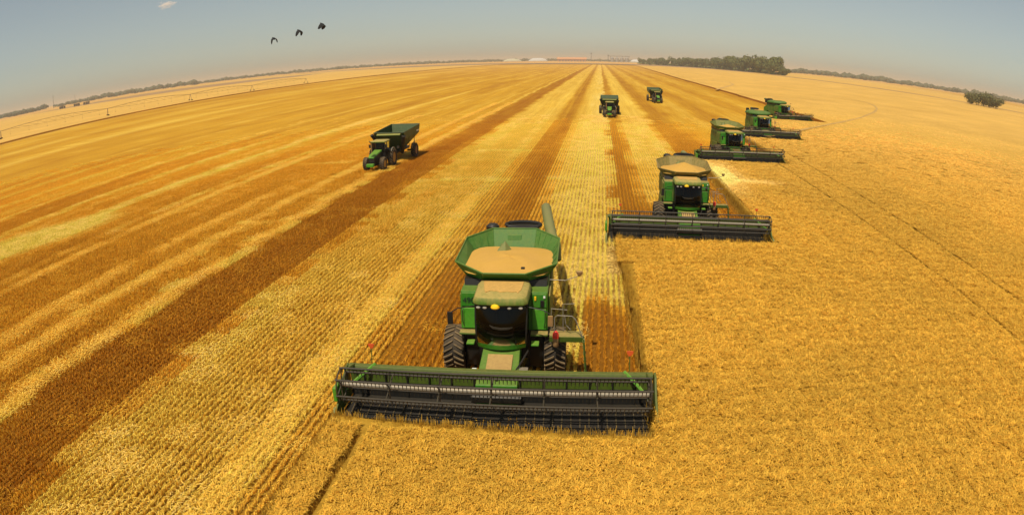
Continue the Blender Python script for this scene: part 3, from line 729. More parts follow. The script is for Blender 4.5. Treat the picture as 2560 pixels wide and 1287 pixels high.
# centre-pivot irrigator
TW = [(-318, 140), (-299, 217), (-281, 292), (-271, 369), (-265, 446), (-270, 556)]
pv_ = empty('irrigation_pivot', (TW[0][0], TW[0][1], 0), 0, 'long centre pivot irrigation boom with truss towers across the left field', 'irrigator')
O = V(TW[0][0], TW[0][1], 0); M['pivot'] = plain('galvanised_pipe', (.30, .19, .085), .6)
for k, (x, y) in enumerate(TW):
    p = V(x, y, 0)-O; t = (V(*TW[min(k+1, 5)], 0)-V(*TW[max(k-1, 0)], 0)).normalized(); s = V(-t.y, t.x, 0)
    f = empty('drive_tower', p, 0, parent=pv_)
    s = (s+t*.55).normalized()
    for sg in (-1, 1): MB().tube([s*sg*2.6+V(0, 0, .6), s*sg*.25+V(0, 0, 5.2)], .16, 6).build('leg', M['pivot'], f)
    MB().tube([s*-2.9+V(0, 0, .8), s*2.9+V(0, 0, .8)], .14, 6).build('base_beam', M['pivot'], f)
    for sg in (-1, 1):
        w = MB().lathex([(-.2, .7), (-.2, .75), (.2, .75), (.2, .7)], n=14).build('wheel', M['rubber'], f); w.location = s*sg*2.9+V(0, 0, .75); w.rotation_euler = (0, 0, math.atan2(t.y, t.x)+PI/2)
for k in range(5):
    a = V(*TW[k], 4.9)-O; b = V(*TW[k+1], 4.9)-O; n = 12
    P = [a.lerp(b, i/n)+V(0, 0, 1.5*math.sin(PI*i/n)) for i in range(n+1)]; MB().tube(P, .13, 6).build('span_pipe', M['pivot'], pv_)
    mb = MB(); Q = [a.lerp(b, i/n)-V(0, 0, .9*math.sin(PI*i/n)) for i in range(n+1)]; mb.tube(Q, .05, 4)
    for i in range(1, n): mb.tube([P[i], Q[i]], .05, 4); mb.tube([P[i], Q[i+1]], .05, 4)
    mb.build('truss', M['pivot'], pv_)['kind'] = 'stuff'
    mb = MB()
    for i in range(1, n, 2): mb.tube([P[i], V(P[i].x, P[i].y, 2.2)], .035, 4); mb.box((P[i].x, P[i].y, 2.1), (.3, .3, .25))
    mb.build('drop_hose', M['pivot'], pv_)['kind'] = 'stuff'
# birds
M['bird'] = plain('dark_feathers', (.012, .012, .012), .9)
def bird_mesh():
    mb = MB(); n = 8
    prof = [(-.38, .02, -.02), (-.30, .07, 0), (-.12, .14, 0), (.08, .125, .01), (.22, .07, .04), (.30, .07, .05), (.36, .04, .05), (.42, .006, .04)]
    mb.loft([[(x, r*math.cos(2*PI*k/n), z+r*math.sin(2*PI*k/n)) for k in range(n)] for x, r, z in prof])
    mb.loft([[(-.36, -.03, -.01), (-.36, .03, -.01), (-.36, .03, -.02), (-.36, -.03, -.02)], [(-.56, -.10, -.03), (-.56, .10, -.03), (-.56, .10, -.04), (-.56, -.10, -.04)]])
    for s in (-1, 1):
        st = [(.05, .34, .03, .08), (.15, .38, .02, .07), (.25, .38, -.10, .05), (.32, .30, -.34, .04), (.34, .14, -.58, .02)]
        mb.loft([[(.12-c*.2, s*y, z+t/2), (.12-c*1.25, s*y, z), (.12-c*.2, s*y, z-t/2), (.12+c*.25, s*y, z)] for y, c, z, t in st])
    m = mb.mesh('bird'); m.materials.append(M['bird']); return m
BM = bird_mesh()
for k, (d, lab) in enumerate((((-.4784, .8765, .0529), 'lowest of the three dark birds, leftmost, wings beating down'), ((-.4429, .8945, .0611), 'middle dark bird of the flying line of three'), ((-.4103, .9094, .0682), 'highest of the three dark birds, rightmost in the line'))):
    o = bpy.data.objects.new('bird', BM); COL.objects.link(o); D = 72; o.location = (d[0]*D, d[1]*D, CAMZ+d[2]*D); o.rotation_euler = (rad(-14+k*9), rad(-12-k*7), rad(140+k*13)); tag(o, lab, 'bird', 'birds flying over the left field')
# small cloud
m = bpy.data.materials.new('cloud_vapour'); m.use_nodes = True; nt = m.node_tree; nt.nodes.clear(); ou = nt.nodes.new('ShaderNodeOutputMaterial'); pv = nt.nodes.new('ShaderNodeVolumePrincipled')
tc = nt.nodes.new('ShaderNodeTexCoord'); nz = nt.nodes.new('ShaderNodeTexNoise'); nz.inputs['Scale'].default_value = 2.6; nz.inputs['Detail'].default_value = 5; nt.links.new(tc.outputs['Object'], nz.inputs['Vector'])
ln = nt.nodes.new('ShaderNodeVectorMath'); ln.operation = 'LENGTH'; nt.links.new(tc.outputs['Object'], ln.inputs[0])
v = mathn(nt, 'SUBTRACT', mathn(nt, 'SUBTRACT', mathn(nt, 'MULTIPLY', nz.outputs['Fac'], 2.1), .55), ln.outputs['Value'])
nt.links.new(mathn(nt, 'MULTIPLY', mathn(nt, 'MAXIMUM', v, 0), .03), pv.inputs['Density']); pv.inputs['Color'].default_value = (.97, .95, .92, 1); nt.links.new(pv.outputs[0], ou.inputs['Volume'])
bpy.ops.mesh.primitive_ico_sphere_add(subdivisions=3, radius=1, location=(-.6134*14000, .7798*14000, .1235*14000)); o = bpy.context.object; o.name = 'cloud'; o.scale = (330, 240, 130); o.rotation_euler = (0, 0, rad(38)); o.data.materials.append(m)
tag(o, 'one small white puff of cloud at the top left of the sky', 'cloud', kind='stuff')

# ------------------------------------------------------------------ machines
def wheel(name, parent, loc, R, w, rimR, lugs=20, lugd=.06, rimmat=None, detail=True):
    t = empty(name, loc, 0, parent=parent)
    pr = [(-w*.36, rimR), (-w*.44, rimR+.06), (-w*.5, (R+rimR)/2), (-w*.47, R-.10), (-w*.38, R-.03), (0, R), (w*.38, R-.03), (w*.47, R-.10), (w*.5, (R+rimR)/2), (w*.44, rimR+.06), (w*.36, rimR)]
    rr = R-lugd
    MB().lathex([(x, r-(lugd if r > rimR+.2 else 0)*(.9)) for x, r in pr], n=40).build('tyre', M['rubber'], t, smooth=True)
    if detail:
        mb = MB()
        for s in (-1, 1):
            for k in range(lugs):
                a0 = 2*PI*(k+(0 if s > 0 else .5))/lugs; da = 2*PI/lugs*.85; ring = []
                for j in range(4):
                    u = j/3; a = a0+da*u; x = s*w*(.03+.44*u); hw = .038; ro = R-.035*u*u; ri = ro-lugd-.03*u
                    ta = hw/R
                    pts = [(x, (ri)*math.cos(a-ta), ri*math.sin(a-ta)), (x, ro*math.cos(a-ta*.8), ro*math.sin(a-ta*.8)), (x, ro*math.cos(a+ta*.8), ro*math.sin(a+ta*.8)), (x, ri*math.cos(a+ta), ri*math.sin(a+ta))]
                    ring.append(pts)
                mb.loft(ring)
        o = mb.build('tread_lugs', M['lug'], t); o['kind'] = 'stuff'
    s = .30
    MB().lathex([(-w*.38, rimR), (-w*.40, rimR-.05), (-w*.1, rimR-.10), (-w*.05, rimR*.55), (-w*.2, rimR*.30), (-w*.22, .06), (w*.22, .06), (w*.2, rimR*.30), (w*.05, rimR*.55), (w*.1, rimR-.10), (w*.40, rimR-.05), (w*.38, rimR)], n=28).build('rim', rimmat or M['rim'], t, smooth=True)
    return t

HW = 5.98
def make_header(root, detail=True, HW=5.98):
    h = empty('cutting_header', (0, 0, 0), 0, parent=root)
    MB().prismx([(1.30, .92), (1.38, .92), (1.42, 1.38), (1.34, 1.42)], -HW+.1, HW-.1).build('back_sheet', M['green_deck'], h, .01)
    MB().prismx([(1.26, .30), (1.34, .30), (1.38, .918), (1.30, .918)], -HW+.1, HW-.1).build('lower_back_sheet', M['black'], h, .01)
    MB().prismx([(1.24, 1.36), (1.50, 1.36), (1.54, 1.46), (1.50, 1.60), (1.28, 1.60), (1.22, 1.48)], -HW+.05, HW-.05).build('top_beam', M['green_deck'], h, .02)
    for k in range(13):
        x = -HW+.7+k*(2*HW-1.4)/12; MB().bx(x-.025, x+.025, 1.22, 1.30, .35, 1.36).build('upright', M['black'], h)
    MB().prismx([(-.62, .10), (1.3, .30), (1.3, .22), (-.62, .04)], -HW+.12, HW-.12).build('deck_floor', M['black'], h)
    for s in (-1, 1):
        MB().prismx([(-.42, .17), (.95, .36), (.95, .30), (-.42, .12)], s*.85 if s > 0 else -HW+.3, HW-.3 if s > 0 else -.85).build('draper_belt', M['belt'], h)
    n = 34; sm = MB().prismx([(-.40, .175), (.93, .365), (.93, .39), (-.40, .20)], -.02, .02).mesh('belt_slat'); sm.materials.append(M['slat'])
    for k in range(n):
        x = -HW+.45+k*(2*HW-.9)/(n-1)
        if abs(x) < .95: continue
        q = bpy.data.objects.new('belt_slat', sm); COL.objects.link(q); q.parent = h; q.location = (x, 0, 0)
    MB().prismx([(-.42, .15), (1.3, .33), (1.3, .28), (-.42, .10)], -.8, .8).build('centre_belt', M['belt'], h)
    MB().tube([(-.95, 1.0, .62), (.95, 1.0, .62)], .22, 14).build('feed_drum', M['steel'], h)
    # knife with guards
    kn = MB().bx(-HW+.1, HW-.1, -.70, -.60, .07, .12).build('cutter_bar', M['steel'], h)
    mb = MB()
    for k in range(160):
        x = -HW+.2+k*(2*HW-.4)/159; mb.add([(x-.018, -.70, .07), (x+.018, -.70, .07), (x, -.70, .12), (x, -.84, .085)], [(0, 1, 2), (0, 3, 1), (1, 3, 2), (2, 3, 0)])
    g = mb.build('knife_guards', M['steel'], h); g['kind'] = 'stuff'
    for s in (-1, 1):
        x = s*(HW-.02)
        MB().prismx([(1.5, .2), (1.5, 1.58), (1.15, 1.56), (.7, 1.12), (0, .72), (-.5, .50), (-.9, .32), (-.9, .12), (0, .1)], min(x, x+s*.09), max(x, x+s*.09)).build('end_sheet', M['green_deck'], h, .02)
        MB().loft([[(x-.08*s, -.55, .1), (x+.12*s, -.55, .1), (x+.10*s, -.5, .66), (x-.02*s, -.5, .70)], [(x-.04*s, -.95, .06), (x+.10*s, -.95, .06), (x+.08*s, -.90, .40), (x, -.90, .42)], [(x+.02*s, -1.25, .03), (x+.05*s, -1.25, .03), (x+.05*s, -1.24, .08), (x+.02*s, -1.24, .08)]]).build('crop_divider', M['olive'], h, .01)
        if s < 0: MB().bx(x-.16, x+.0, -.25, .55, .75, 1.35).build('drive_shield', M['green_clean'], h, .04)
        MB().tube([(s*(HW-.28), 1.4, 1.58), (s*(HW-.28), .55, 1.80), (s*(HW-.28), -.38, 1.66)], .055, 6).build('reel_arm', M['green_deck'], h)
        MB().tube([(s*(HW-1.15), 1.45, 1.63), (s*(HW-.62), .85, 1.30), (s*(HW-.32), .2, 1.15)], .07, 6).build('reel_brace', M['green_clean'], h)
        p = MB().tube([(s*(HW-.95), 1.6, 1.5), (s*(HW-.95), 1.75, 2.15)], .02, 5).build('marker_post', M['green_deck'], h)
        c = (s*(HW-.95), 1.75, 2.25)
        q = MB(); pr = [(-.13, .09), (0, .11), (.13, .09), (.11, 0), (.04, -.10), (-.04, -.10), (-.11, 0)]
        P = [(c[0]+a, c[1]-.02, c[2]+b) for a, b in pr]+[(c[0]+a, c[1]+.02, c[2]+b) for a, b in pr]; nn = 7
        q.add(P, [tuple(range(nn)), tuple(range(nn, 2*nn))[::-1]]+[(i, (i+1) % nn, nn+(i+1) % nn, nn+i) for i in range(nn)]).build('warning_reflector', M['orange'], h)
    # reel
    r = empty('reel', (0, -.38, 1.66), 0, parent=root)
    MB().tube([(-HW+.35, 0, 0), (HW-.35, 0, 0)], .10, 14).build('reel_tube', M['tube'], r, smooth=True)
    RR = .62; ph = rad(20)
    xs = [-HW+.36+i*(2*HW-.72)/6 for i in range(7)]
    for i, x in enumerate(xs):
        mb = MB(); ends = []
        for k in range(6):
            a = ph+k*PI/3; mb.tube([(x, .08*math.cos(a), .08*math.sin(a)), (x, RR*math.cos(a), RR*math.sin(a))], .028, 5)
            ends.append(a)
        if i in (0, 6):
            mb.tube([(x, RR*.97*math.cos(k*PI/12), RR*.97*math.sin(k*PI/12)) for k in range(25)], .028, 5)
        mb.lathex([(-.03, .15), (.03, .15)], (x, 0, 0), 12)
        mb.build('reel_spider', M['steel'], r)
    for k in range(6):
        a = ph+k*PI/3; y, z = RR*math.cos(a), RR*math.sin(a)
        b = MB().tube([(-HW+.3, 0, 0), (HW-.3, 0, 0)], .038, 6).build('reel_bat', M['steel'], r, loc=(0, y, z))
        mb = MB(); n = 78
        for j in range(n):
            x = -HW+.4+j*(2*HW-.8)/(n-1); mb.add([(x-.02, 0, 0), (x+.02, 0, 0), (x+.012, .04, -.23), (x-.012, .04, -.23), (x, .03, 0), (x, .06, -.21)], [(0, 1, 2, 3), (1, 4, 5, 2), (4, 0, 3, 5)])
        t = mb.build('tines', M['slat'], b); t['kind'] = 'stuff'
    return h

def make_combine(loc, yaw, label, fill='full', dusty=False, number=False, near=False, cover=False, auger='back'):
    root = empty('combine_harvester', loc, yaw, label, 'combine', 'combine harvesters working the field')
    G = M['green_dusty'] if dusty else M['green']
    make_header(root, HW=5.98 if near and number else 6.2)
    # feeder house
    MB().hexa([(-.80, .95, .25), (.80, .95, .25), (.72, 4.2, 1.15), (-.72, 4.2, 1.15), (-.80, 1.0, 1.15), (.80, 1.0, 1.15), (.72, 4.2, 2.0), (-.72, 4.2, 2.0)]).build('feeder_house', M['green'], root, .03)
    fh = MB().hexa([(-.5, 1.75, 1.36), (.5, 1.75, 1.36), (.5, 2.7, 1.61), (-.5, 2.7, 1.61), (-.5, 1.75, 1.41), (.5, 1.75, 1.41), (.5, 2.7, 1.66), (-.5, 2.7, 1.66)]).build('feeder_cover', M['brown'], root, .01)
    MB().bx(-1.05, 1.05, 1.42, 1.72, .95, 1.36).build('coupler_frame', M['green_clean'], root, .03)
    for x in (-.55, .1): MB().tube([(x, 1.5, 1.40), (x+.12, 1.62, 1.5), (x+.24, 1.5, 1.40)], .035, 6).build('latch_hook', M['black'], root)
    MB().tube([(.62, 1.7, 1.35), (.9, 1.9, 1.75), (1.1, 2.6, 1.9)], .035, 6).build('hydraulic_hose', M['black'], root)
    MB().bx(.80, 1.15, 1.7, 1.95, 1.3, 1.5).build('hose_coupler', M['tube'], root, .02)
    MB().bx(-1.05, -.86, 1.75, 1.95, .95, 1.4).build('multi_coupler', M['white'], root, .02)
    # chassis and main body
    MB().bx(-1.05, 1.05, 4.0, 10.6, .85, 2.1).build('chassis', M['black'], root, .04)
    MB().bx(-2.1, 2.1, 4.45, 4.8, .85, 1.15).build('front_axle', M['black'], root, .04)
    for s in (-1, 1): MB().bx(s*1.33-.33, s*1.33+.33, 4.2, 5.4, .35, 2.0).build('drive_shade_block', M['black'], root, .06)  # drive block made black to stand in for the shaded wheel gap
    body = MB()
    body.hexa([(-1.80, 4.15, 2.08), (1.80, 4.15, 2.08), (1.85, 9.2, 2.05), (-1.85, 9.2, 2.05), (-1.80, 4.30, 3.72), (1.80, 4.30, 3.72), (1.80, 9.2, 3.75), (-1.80, 9.2, 3.75)])
    bo = body.build('body_shell', G, root, .05)
    sideM = M['green_dusty']
    for s in (-1, 1):
        for (y0, y1, z0, z1) in ((4.5, 6.4, 2.25, 3.5), (6.5, 8.0, 2.2, 3.5), (8.1, 9.1, 2.2, 3.5), (5.9, 8.4, 1.35, 2.1)):
            MB().bx(s*1.84-.03, s*1.84+.05*1, y0, y1, z0, z1).build('side_panel', sideM if dusty or s < 0 else M['green_dusty'], root, .03)
        # front face panels either side of the cab
        MB().hexa([(s*1.16, 4.09, 2.14), (s*1.74, 4.09, 2.14), (s*1.74, 4.16, 2.14), (s*1.16, 4.16, 2.14), (s*1.16, 4.17, 3.02), (s*1.74, 4.17, 3.02), (s*1.74, 4.24, 3.02), (s*1.16, 4.24, 3.02)]).build('front_panel', M['green_clean'] if not dusty else M['green'], root, .03)
        MB().hexa([(s*1.16, 4.165, 3.08), (s*1.76, 4.165, 3.08), (s*1.76, 4.24, 3.08), (s*1.16, 4.24, 3.08), (s*1.16, 4.235, 3.66), (s*1.76, 4.235, 3.66), (s*1.76, 4.31, 3.66), (s*1.16, 4.31, 3.66)]).build('front_panel', M['green'], root, .03)
        MB().bx(s*1.47-.36, s*1.47+.36, 3.75, 4.15, 1.98, 2.08).build('ledge', M['green_dusty'], root, .03)
        MB().tube([(s*1.66, 4.08, 2.25), (s*1.70, 4.0, 2.5), (s*1.70, 4.05, 2.95), (s*1.66, 4.12, 3.0)], .018, 5).build('grab_rail', M['black'], root)
        MB().bx(s*1.32-.16, s*1.32+.16, 3.35, 3.75, 1.72, 1.80).build('cab_mount', M['green_clean'], root, .02)
    MB().bx(1.50, 1.66, 4.13, 4.17, 3.12, 3.42).build('vent', M['black'], root, .02)
    MB().bx(1.25, 1.33, 4.16, 4.235, 3.40, 3.56).build('warning_sticker', M['yellow'], root)
    MB().bx(1.62, 1.70, 4.16, 4.235, 3.50, 3.58).build('warning_sticker', M['white'], root)
    # rear hood, engine deck
    MB().hexa([(-1.55, 9.2, 1.3), (1.55, 9.2, 1.3), (1.35, 11.0, 1.2), (-1.35, 11.0, 1.2), (-1.7, 9.2, 3.6), (1.7, 9.2, 3.6), (1.4, 11.0, 2.7), (-1.4, 11.0, 2.7)]).build('rear_hood', G, root, .08)
    MB().bx(-1.3, 1.3, 10.6, 11.4, .9, 1.6).build('straw_chopper', M['black'], root, .05)
    MB().tube([(.35+.85*math.cos(a), 10.55+.30*math.sin(a), 4.90+.08*math.sin(a)) for a in [k*2*PI/20 for k in range(21)]], .09, 8).build('air_intake_ring', M['black'], root)
    MB().lathez([(0, .80), (1.25, .80), (1.3, .7)], (.35, 10.5, 3.6), 18).build('engine_air_screen', M['black'], root)
    MB().lathez([(0, .32), (.95, .32), (1.05, .2)], (-1.15, 10.3, 3.95), 14).build('air_cleaner', M['black'], root)
    # wheels
    for s in (-1, 1):
        wheel('front_wheel', root, (s*2.12, 4.6, 1.0), 1.0, .92, .46, 22, .075, detail=True)
        wheel('rear_wheel', root, (s*1.55, 9.3, .72), .72, .55, .34, 16, .05, detail=near)
    # cab
    cab = empty('cab', (0, 0, 0), 0, parent=root)
    def arc(y0, bulge, z, w, n=9): return [(-w+2*w*i/(n-1), y0-bulge*(1-((2*i/(n-1))-1)**2), z) for i in range(n)]
    lv = [(3.10, .30, 1.98, .98), (2.98, .34, 2.4, 1.0), (3.05, .32, 3.0, 1.02), (3.22, .25, 3.70, 1.02)]
    MB().loft([arc(*l) for l in lv], False, False).build('windscreen', M['glass'], cab, smooth=True)
    for s in (-1, 1):
        x = s*1.02
        MB().add([(s*.98, 3.10, 1.98), (s*1.04, 4.15, 1.98), (s*1.04, 4.2, 3.6), (s*1.02, 3.22, 3.6)], [(0, 1, 2, 3)]).build('side_window', M['glass'], cab)
        MB().tube([(s*.99, 3.10, 1.95), (s*1.0, 2.98, 2.4), (s*1.02, 3.05, 3.0), (s*1.03, 3.22, 3.62)], .035, 6).build('cab_pillar', M['black'], cab)
    MB().bx(-1.04, 1.04, 4.14, 4.24, 1.95, 3.62).build('rear_wall', M['black'], cab)
    MB().loft([arc(3.12, .32, 1.98, 1.0)+[(1.0, 4.15, 1.98), (-1.0, 4.15, 1.98)], arc(3.16, .34, 1.76, .96)+[(.96, 4.1, 1.76), (-.96, 4.1, 1.76)]]).build('cab_base', M['green'], cab, .02)
    MB().loft([arc(3.2, .2, 1.74, .85)+[(.85, 4.1, 1.74), (-.85, 4.1, 1.74)], arc(3.45, .1, 1.45, .7)+[(.7, 4.1, 1.45), (-.7, 4.1, 1.45)]]).build('cab_underside', M['black'], cab)
    MB().bx(-.42, .42, 3.5, 3.95, 2.0, 2.45).build('seat', M['seat'], cab, .08)
    MB().bx(-.30, .30, 3.85, 4.0, 2.45, 3.15).build('seat_back', M['seat'], cab, .08)
    MB().tube([(-.46, 3.02, 2.76), (-.30, 2.96, 2.68), (0, 2.94, 2.64), (.3, 2.96, 2.66), (.46, 3.0, 2.70)], [.02, .05, .055, .05, .02], 7).build('dash_glint', M['pale'], cab)  # pale console bar put in to imitate the windscreen glint
    MB().tube([(-.55, 2.98, 2.46), (-.2, 2.93, 2.38), (.25, 2.93, 2.37), (.5, 2.98, 2.42)], .03, 6).build('glint_bar', M['tube'], cab)  # second bar added as a glint behind the glass
    MB().tube([(.62, 2.85, 2.05), (.50, 2.79, 2.6)], .014, 5).build('wiper', M['black'], cab)
    # roof
    rf = MB(); pl = [(-1.05, 3.0), (-.9, 2.84), (0, 2.76), (.9, 2.84), (1.05, 3.0), (1.10, 4.5), (1.0, 5.0), (-1.0, 5.0), (-1.10, 4.5)]
    def ring(sc_, z, dy=0): return [(x*sc_, 3.75+(y-3.75)*sc_+dy, z) for x, y in pl]
    rf.loft([ring(.96, 3.66), ring(1.03, 3.72), ring(1.03, 3.84), ring(.96, 3.98), ring(.82, 4.04)]).build('cab_roof', M['roof_dusty'], cab, .015, smooth=True)
    ch = [(-.70, 3.50), (-.62, 3.22), (-.45, 3.42), (-.2, 3.40), (-.05, 3.28), (.25, 3.36), (.45, 3.30), (.62, 3.36), (.66, 3.18), (.78, 3.60), (.82, 4.5), (-.85, 4.5)]
    MB().prismz([(x, y*1.02) for x, y in ch], 4.03, 4.065, .985).build('chaff_layer', M['chaff'], cab)
    MB().bx(-.98, .98, 2.90, 3.02, 3.56, 3.62).build('light_bar', M['black'], cab)
    for x in (-.86, -.60, .36, .80):
        o = MB().lathez([(0, .085), (.05, .09), (.09, .05)], n=12).build('work_light', M['lens'], cab); o.rotation_euler = (rad(80), 0, 0); o.scale = (.95, .6, .8); o.location = (x, 2.86-.0+abs(x)*.05, 3.57)
    MB().lathez([(0, .16), (.04, .18), (.12, .15), (.17, .06)], (-.18, 2.78, 3.60), 16).build('satellite_receiver', M['yellow'], cab, smooth=True)
    for s in (-1, 1):
        MB().tube([(s*1.05, 3.1, 3.55), (s*1.7, 2.9, 3.5), (s*1.95, 2.85, 3.35)], .022, 5).build('mirror_arm', M['black'], cab)
        if s < 0: MB().bx(-2.10, -1.88, 2.80, 2.86, 2.85, 3.38).build('mirror', M['black'], cab, .02)
        else: MB().bx(1.86, 2.06, 2.80, 2.86, 2.85, 3.30).build('mirror', M['brown'], cab, .02)
    # tank
    tk = empty('grain_tank', (0, 0, 0), 0, parent=root)
    MB().hexa([(-1.72, 4.95, 3.70), (1.72, 4.95, 3.70), (1.75, 9.3, 3.72), (-1.75, 9.3, 3.72), (-1.74, 5.05, 3.98), (1.74, 5.05, 3.98), (1.78, 9.4, 4.0), (-1.78, 9.4, 4.0)]).build('tank_base', M['black'], tk)  # black paints in the shade of the recess under the flare
    I = [(-1.0, 5.0, 4.0), (1.0, 5.0, 4.0), (1.70, 5.6, 3.94), (1.70, 8.6, 3.98), (.95, 9.15, 4.0), (-.95, 9.15, 4.0), (-1.70, 8.6, 3.98), (-1.70, 5.6, 3.94)]
    Op = [(-.88, 4.48, 4.42), (.88, 4.48, 4.42), (2.12, 5.65, 4.50), (2.18, 8.7, 4.74), (1.05, 9.75, 4.92), (-1.05, 9.75, 4.92), (-2.18, 8.7, 4.74), (-2.24, 5.8, 4.50)]
    pm = {'full': M['tank_green'], 'peak': M['tan_panel'], 'low': M['green_dusty']}[fill]
    if not cover:
        for k in range(8):
            j = (k+1) % 8; a, b = Vector(I[k]), Vector(I[j]); c, d = Vector(Op[j]), Vector(Op[k])
            nrm = (b-a).cross(d-a).normalized()*.035
            MB().hexa([a, b, c, d, a+nrm, b+nrm, c+nrm, d+nrm]).build('tank_panel', pm, tk, .008)
            MB().tube([d, c], .035, 6).build('panel_rim', pm, tk)
            if k in (2, 6, 3, 5):
                for f in (.3, .55, .8): MB().tube([a.lerp(d, .25).lerp(b.lerp(c, .25), f)-nrm*.3, a.lerp(d, .92).lerp(b.lerp(c, .92), f)-nrm*.3], .022, 4).build('panel_rib', pm, tk)
        MB().hexa([(-.33, 9.42, 4.42), (.33, 9.42, 4.42), (.33, 9.50, 4.42), (-.33, 9.50, 4.42), (-.33, 9.52, 4.66), (.33, 9.52, 4.66), (.33, 9.60, 4.66), (-.33, 9.60, 4.66)]).build('inspection_cover', pm, tk, .02)
        MB().tube([(-.45, 7.9, 3.9), (-.40, 8.25, 4.55)], .14, 10).build('fountain_auger_tube', M['olive'], tk)
        MB().add([(-.75, 7.75, 4.25), (-.25, 7.6, 4.28), (-.02, 8.0, 4.40), (-.30, 8.45, 4.40), (-.62, 8.35, 4.36), (-.30, 8.05, 4.78)], [(0, 1, 5), (1, 2, 5), (2, 3, 5), (3, 4, 5), (4, 0, 5), (0, 4, 3, 2, 1)]).build('fountain_auger_hood', M['olive'], tk)
        MB().bx(.62, .78, 5.35, 5.5, 4.26, 4.40).build('fill_sensor', M['black'], tk, .02)
    else:
        rings = []
        for sc_, z in ((.74, 3.98), (.98, 4.15), (1.0, 4.35), (.93, 4.6), (.70, 4.78), (.35, 4.86)): rings.append([(x*sc_, 7.1+(y-7.1)*sc_, z) for x, y, _ in Op])
        MB().loft(rings).build('tank_cover', M['cover'], tk, .03, smooth=True)
        MB().bx(-.9, .9, 6.2, 7.4, 4.87, 4.90).build('dust_patch', M['chaff'], tk)
    if not cover:
        hts = {'full': (.30, .30), 'peak': (.22, .62), 'low': (.12, .45)}[fill]
        mb = MB(); rings = []; ng = 24
        for q in range(8):
            u = q/7; rg = []
            for k in range(ng):
                a = 2*PI*k/ng; ex = abs(math.cos(a))**.6*math.copysign(1, math.cos(a)); ey = abs(math.sin(a))**.6*math.copysign(1, math.sin(a))
                rg.append((1.95*ex*u, 6.9+2.2*ey*u-.15*(1-u), 4.06+hts[0]*(1-.5*u*u)+hts[1]*(1-u)**1.15*(.9 if fill != 'full' else .35)+.03*math.sin(a*3+q)))
            rings.append(rg)
        rings[0] = [(x+.001*math.cos(k), y+.001*math.sin(k), z) for k, (x, y, z) in enumerate(rings[0])]
        hp = mb.loft(rings, True).build('wheat_heap', M['grain'], None, smooth=True)
        hp.location = loc; hp.rotation_euler = (0, 0, yaw)
        tag(hp, {'full': 'broad heap of golden grain filling the nearest combine\'s green tank', 'peak': 'peaked heap of grain in the dusty tank of the second combine', 'low': 'low heap of grain in the tank of the third combine'}[fill], 'grain heap', 'grain heaps in the combine tanks')
    # unloading auger folded back
    if auger == 'back':
        MB().tube([(2.0, 8.9, 3.6), (1.95, 9.3, 4.25), (1.75, 10.2, 4.42), (1.25, 15.9, 4.52), (1.24, 16.25, 4.47)], [.26, .28, .28, .28, .20], 14).build('unloading_auger', M['olive'], root, smooth=True)
        MB().tube([(1.24, 16.1, 4.5), (1.24, 16.45, 4.30), (1.24, 16.5, 4.0)], [.27, .27, .22], 12).build('auger_spout', M['black'], root, smooth=True)
    else:
        MB().tube([(1.6, 8.9, 3.6), (1.7, 9.4, 4.25), (.9, 10.6, 4.6), (.55, 13.0, 4.75)], [.26, .28, .28, .24], 12).build('unloading_auger', M['olive'], root, smooth=True)
    # ladder, platform, rails on the right
    pf = empty('access_platform', (0, 0, 0), 0, parent=root)
    MB().bx(1.9, 3.25, 3.5, 4.15, 2.02, 2.09).build('deck', M['green_dusty'], pf, .01); MB().bx(1.9, 3.25, 3.44, 3.50, 1.90, 2.12).build('fascia', M['green_deck'], pf, .01)
    for y in (3.3, 3.62): MB().tube([(3.28, y, 2.1), (3.42, y-.15, .5)], .04, 6).build('ladder_rail', M['green_deck'], pf)
    for k in range(6):
        z = .6+k*.28; MB().box((3.42-.14*(z-.5)/1.6, 3.42-.0, z), (.10, .34, .04)).build('rung', M['olive'], pf)
    MB().tube([(1.95, 4.2, 2.1), (1.95, 4.2, 3.05), (2.6, 4.2, 3.0)], .022, 6).build('handrail', M['tube'], pf)
    MB().tube([(2.1, 3.55, 2.1), (2.1, 3.6, 2.9), (2.2, 3.6, 3.0), (2.8, 3.6, 2.98), (2.95, 3.55, 2.85), (3.25, 3.45, 2.1)], .022, 6).build('handrail', M['tube'], pf)
    MB().tube([(2.45, 4.1, 2.1), (2.42, 4.1, 3.3), (2.9, 4.15, 3.3)], .02, 6).build('handrail', M['tube'], pf)
    MB().tube([(2.5, 3.9, 2.9), (2.55, 3.85, 2.5), (2.75, 3.8, 2.3)], .02, 6).build('handrail', M['tube'], pf)
    fe = empty('fire_extinguisher', Vector(loc)+Matrix.Rotation(yaw, 3, 'Z') @ V(2.16, 3.36, 2.0), yaw, 'red topped fire extinguisher on the platform of the '+{'full': 'nearest', 'peak': 'second', 'low': 'third', }.get(fill, 'far')+' combine', 'extinguisher', 'fire extinguishers on the combines')
    if cover: fe['label'] = 'tiny red extinguisher on the platform of the '+('fourth' if loc[1] < 130 else 'farthest')+' combine'
    MB().lathez([(-.25, .10), (-.22, .12), (.12, .12), (.20, .06)], n=12).build('cylinder_body', M['brown'], fe, smooth=True); MB().lathez([(.12, .125), (.27, .13), (.36, .10), (.42, .04)], n=12).build('red_cap', M['red'], fe, smooth=True)
    MB().tube([(1.85, 5.2, 3.95), (2.5, 5.1, 3.96), (3.05, 5.3, 4.1)], .018, 5).build('lamp_arm', M['tube'], root); MB().lathez([(0, .05), (.08, .12), (.2, .13)], (3.08, 5.3, 4.1), 10).build('side_lamp', M['brown'], root)
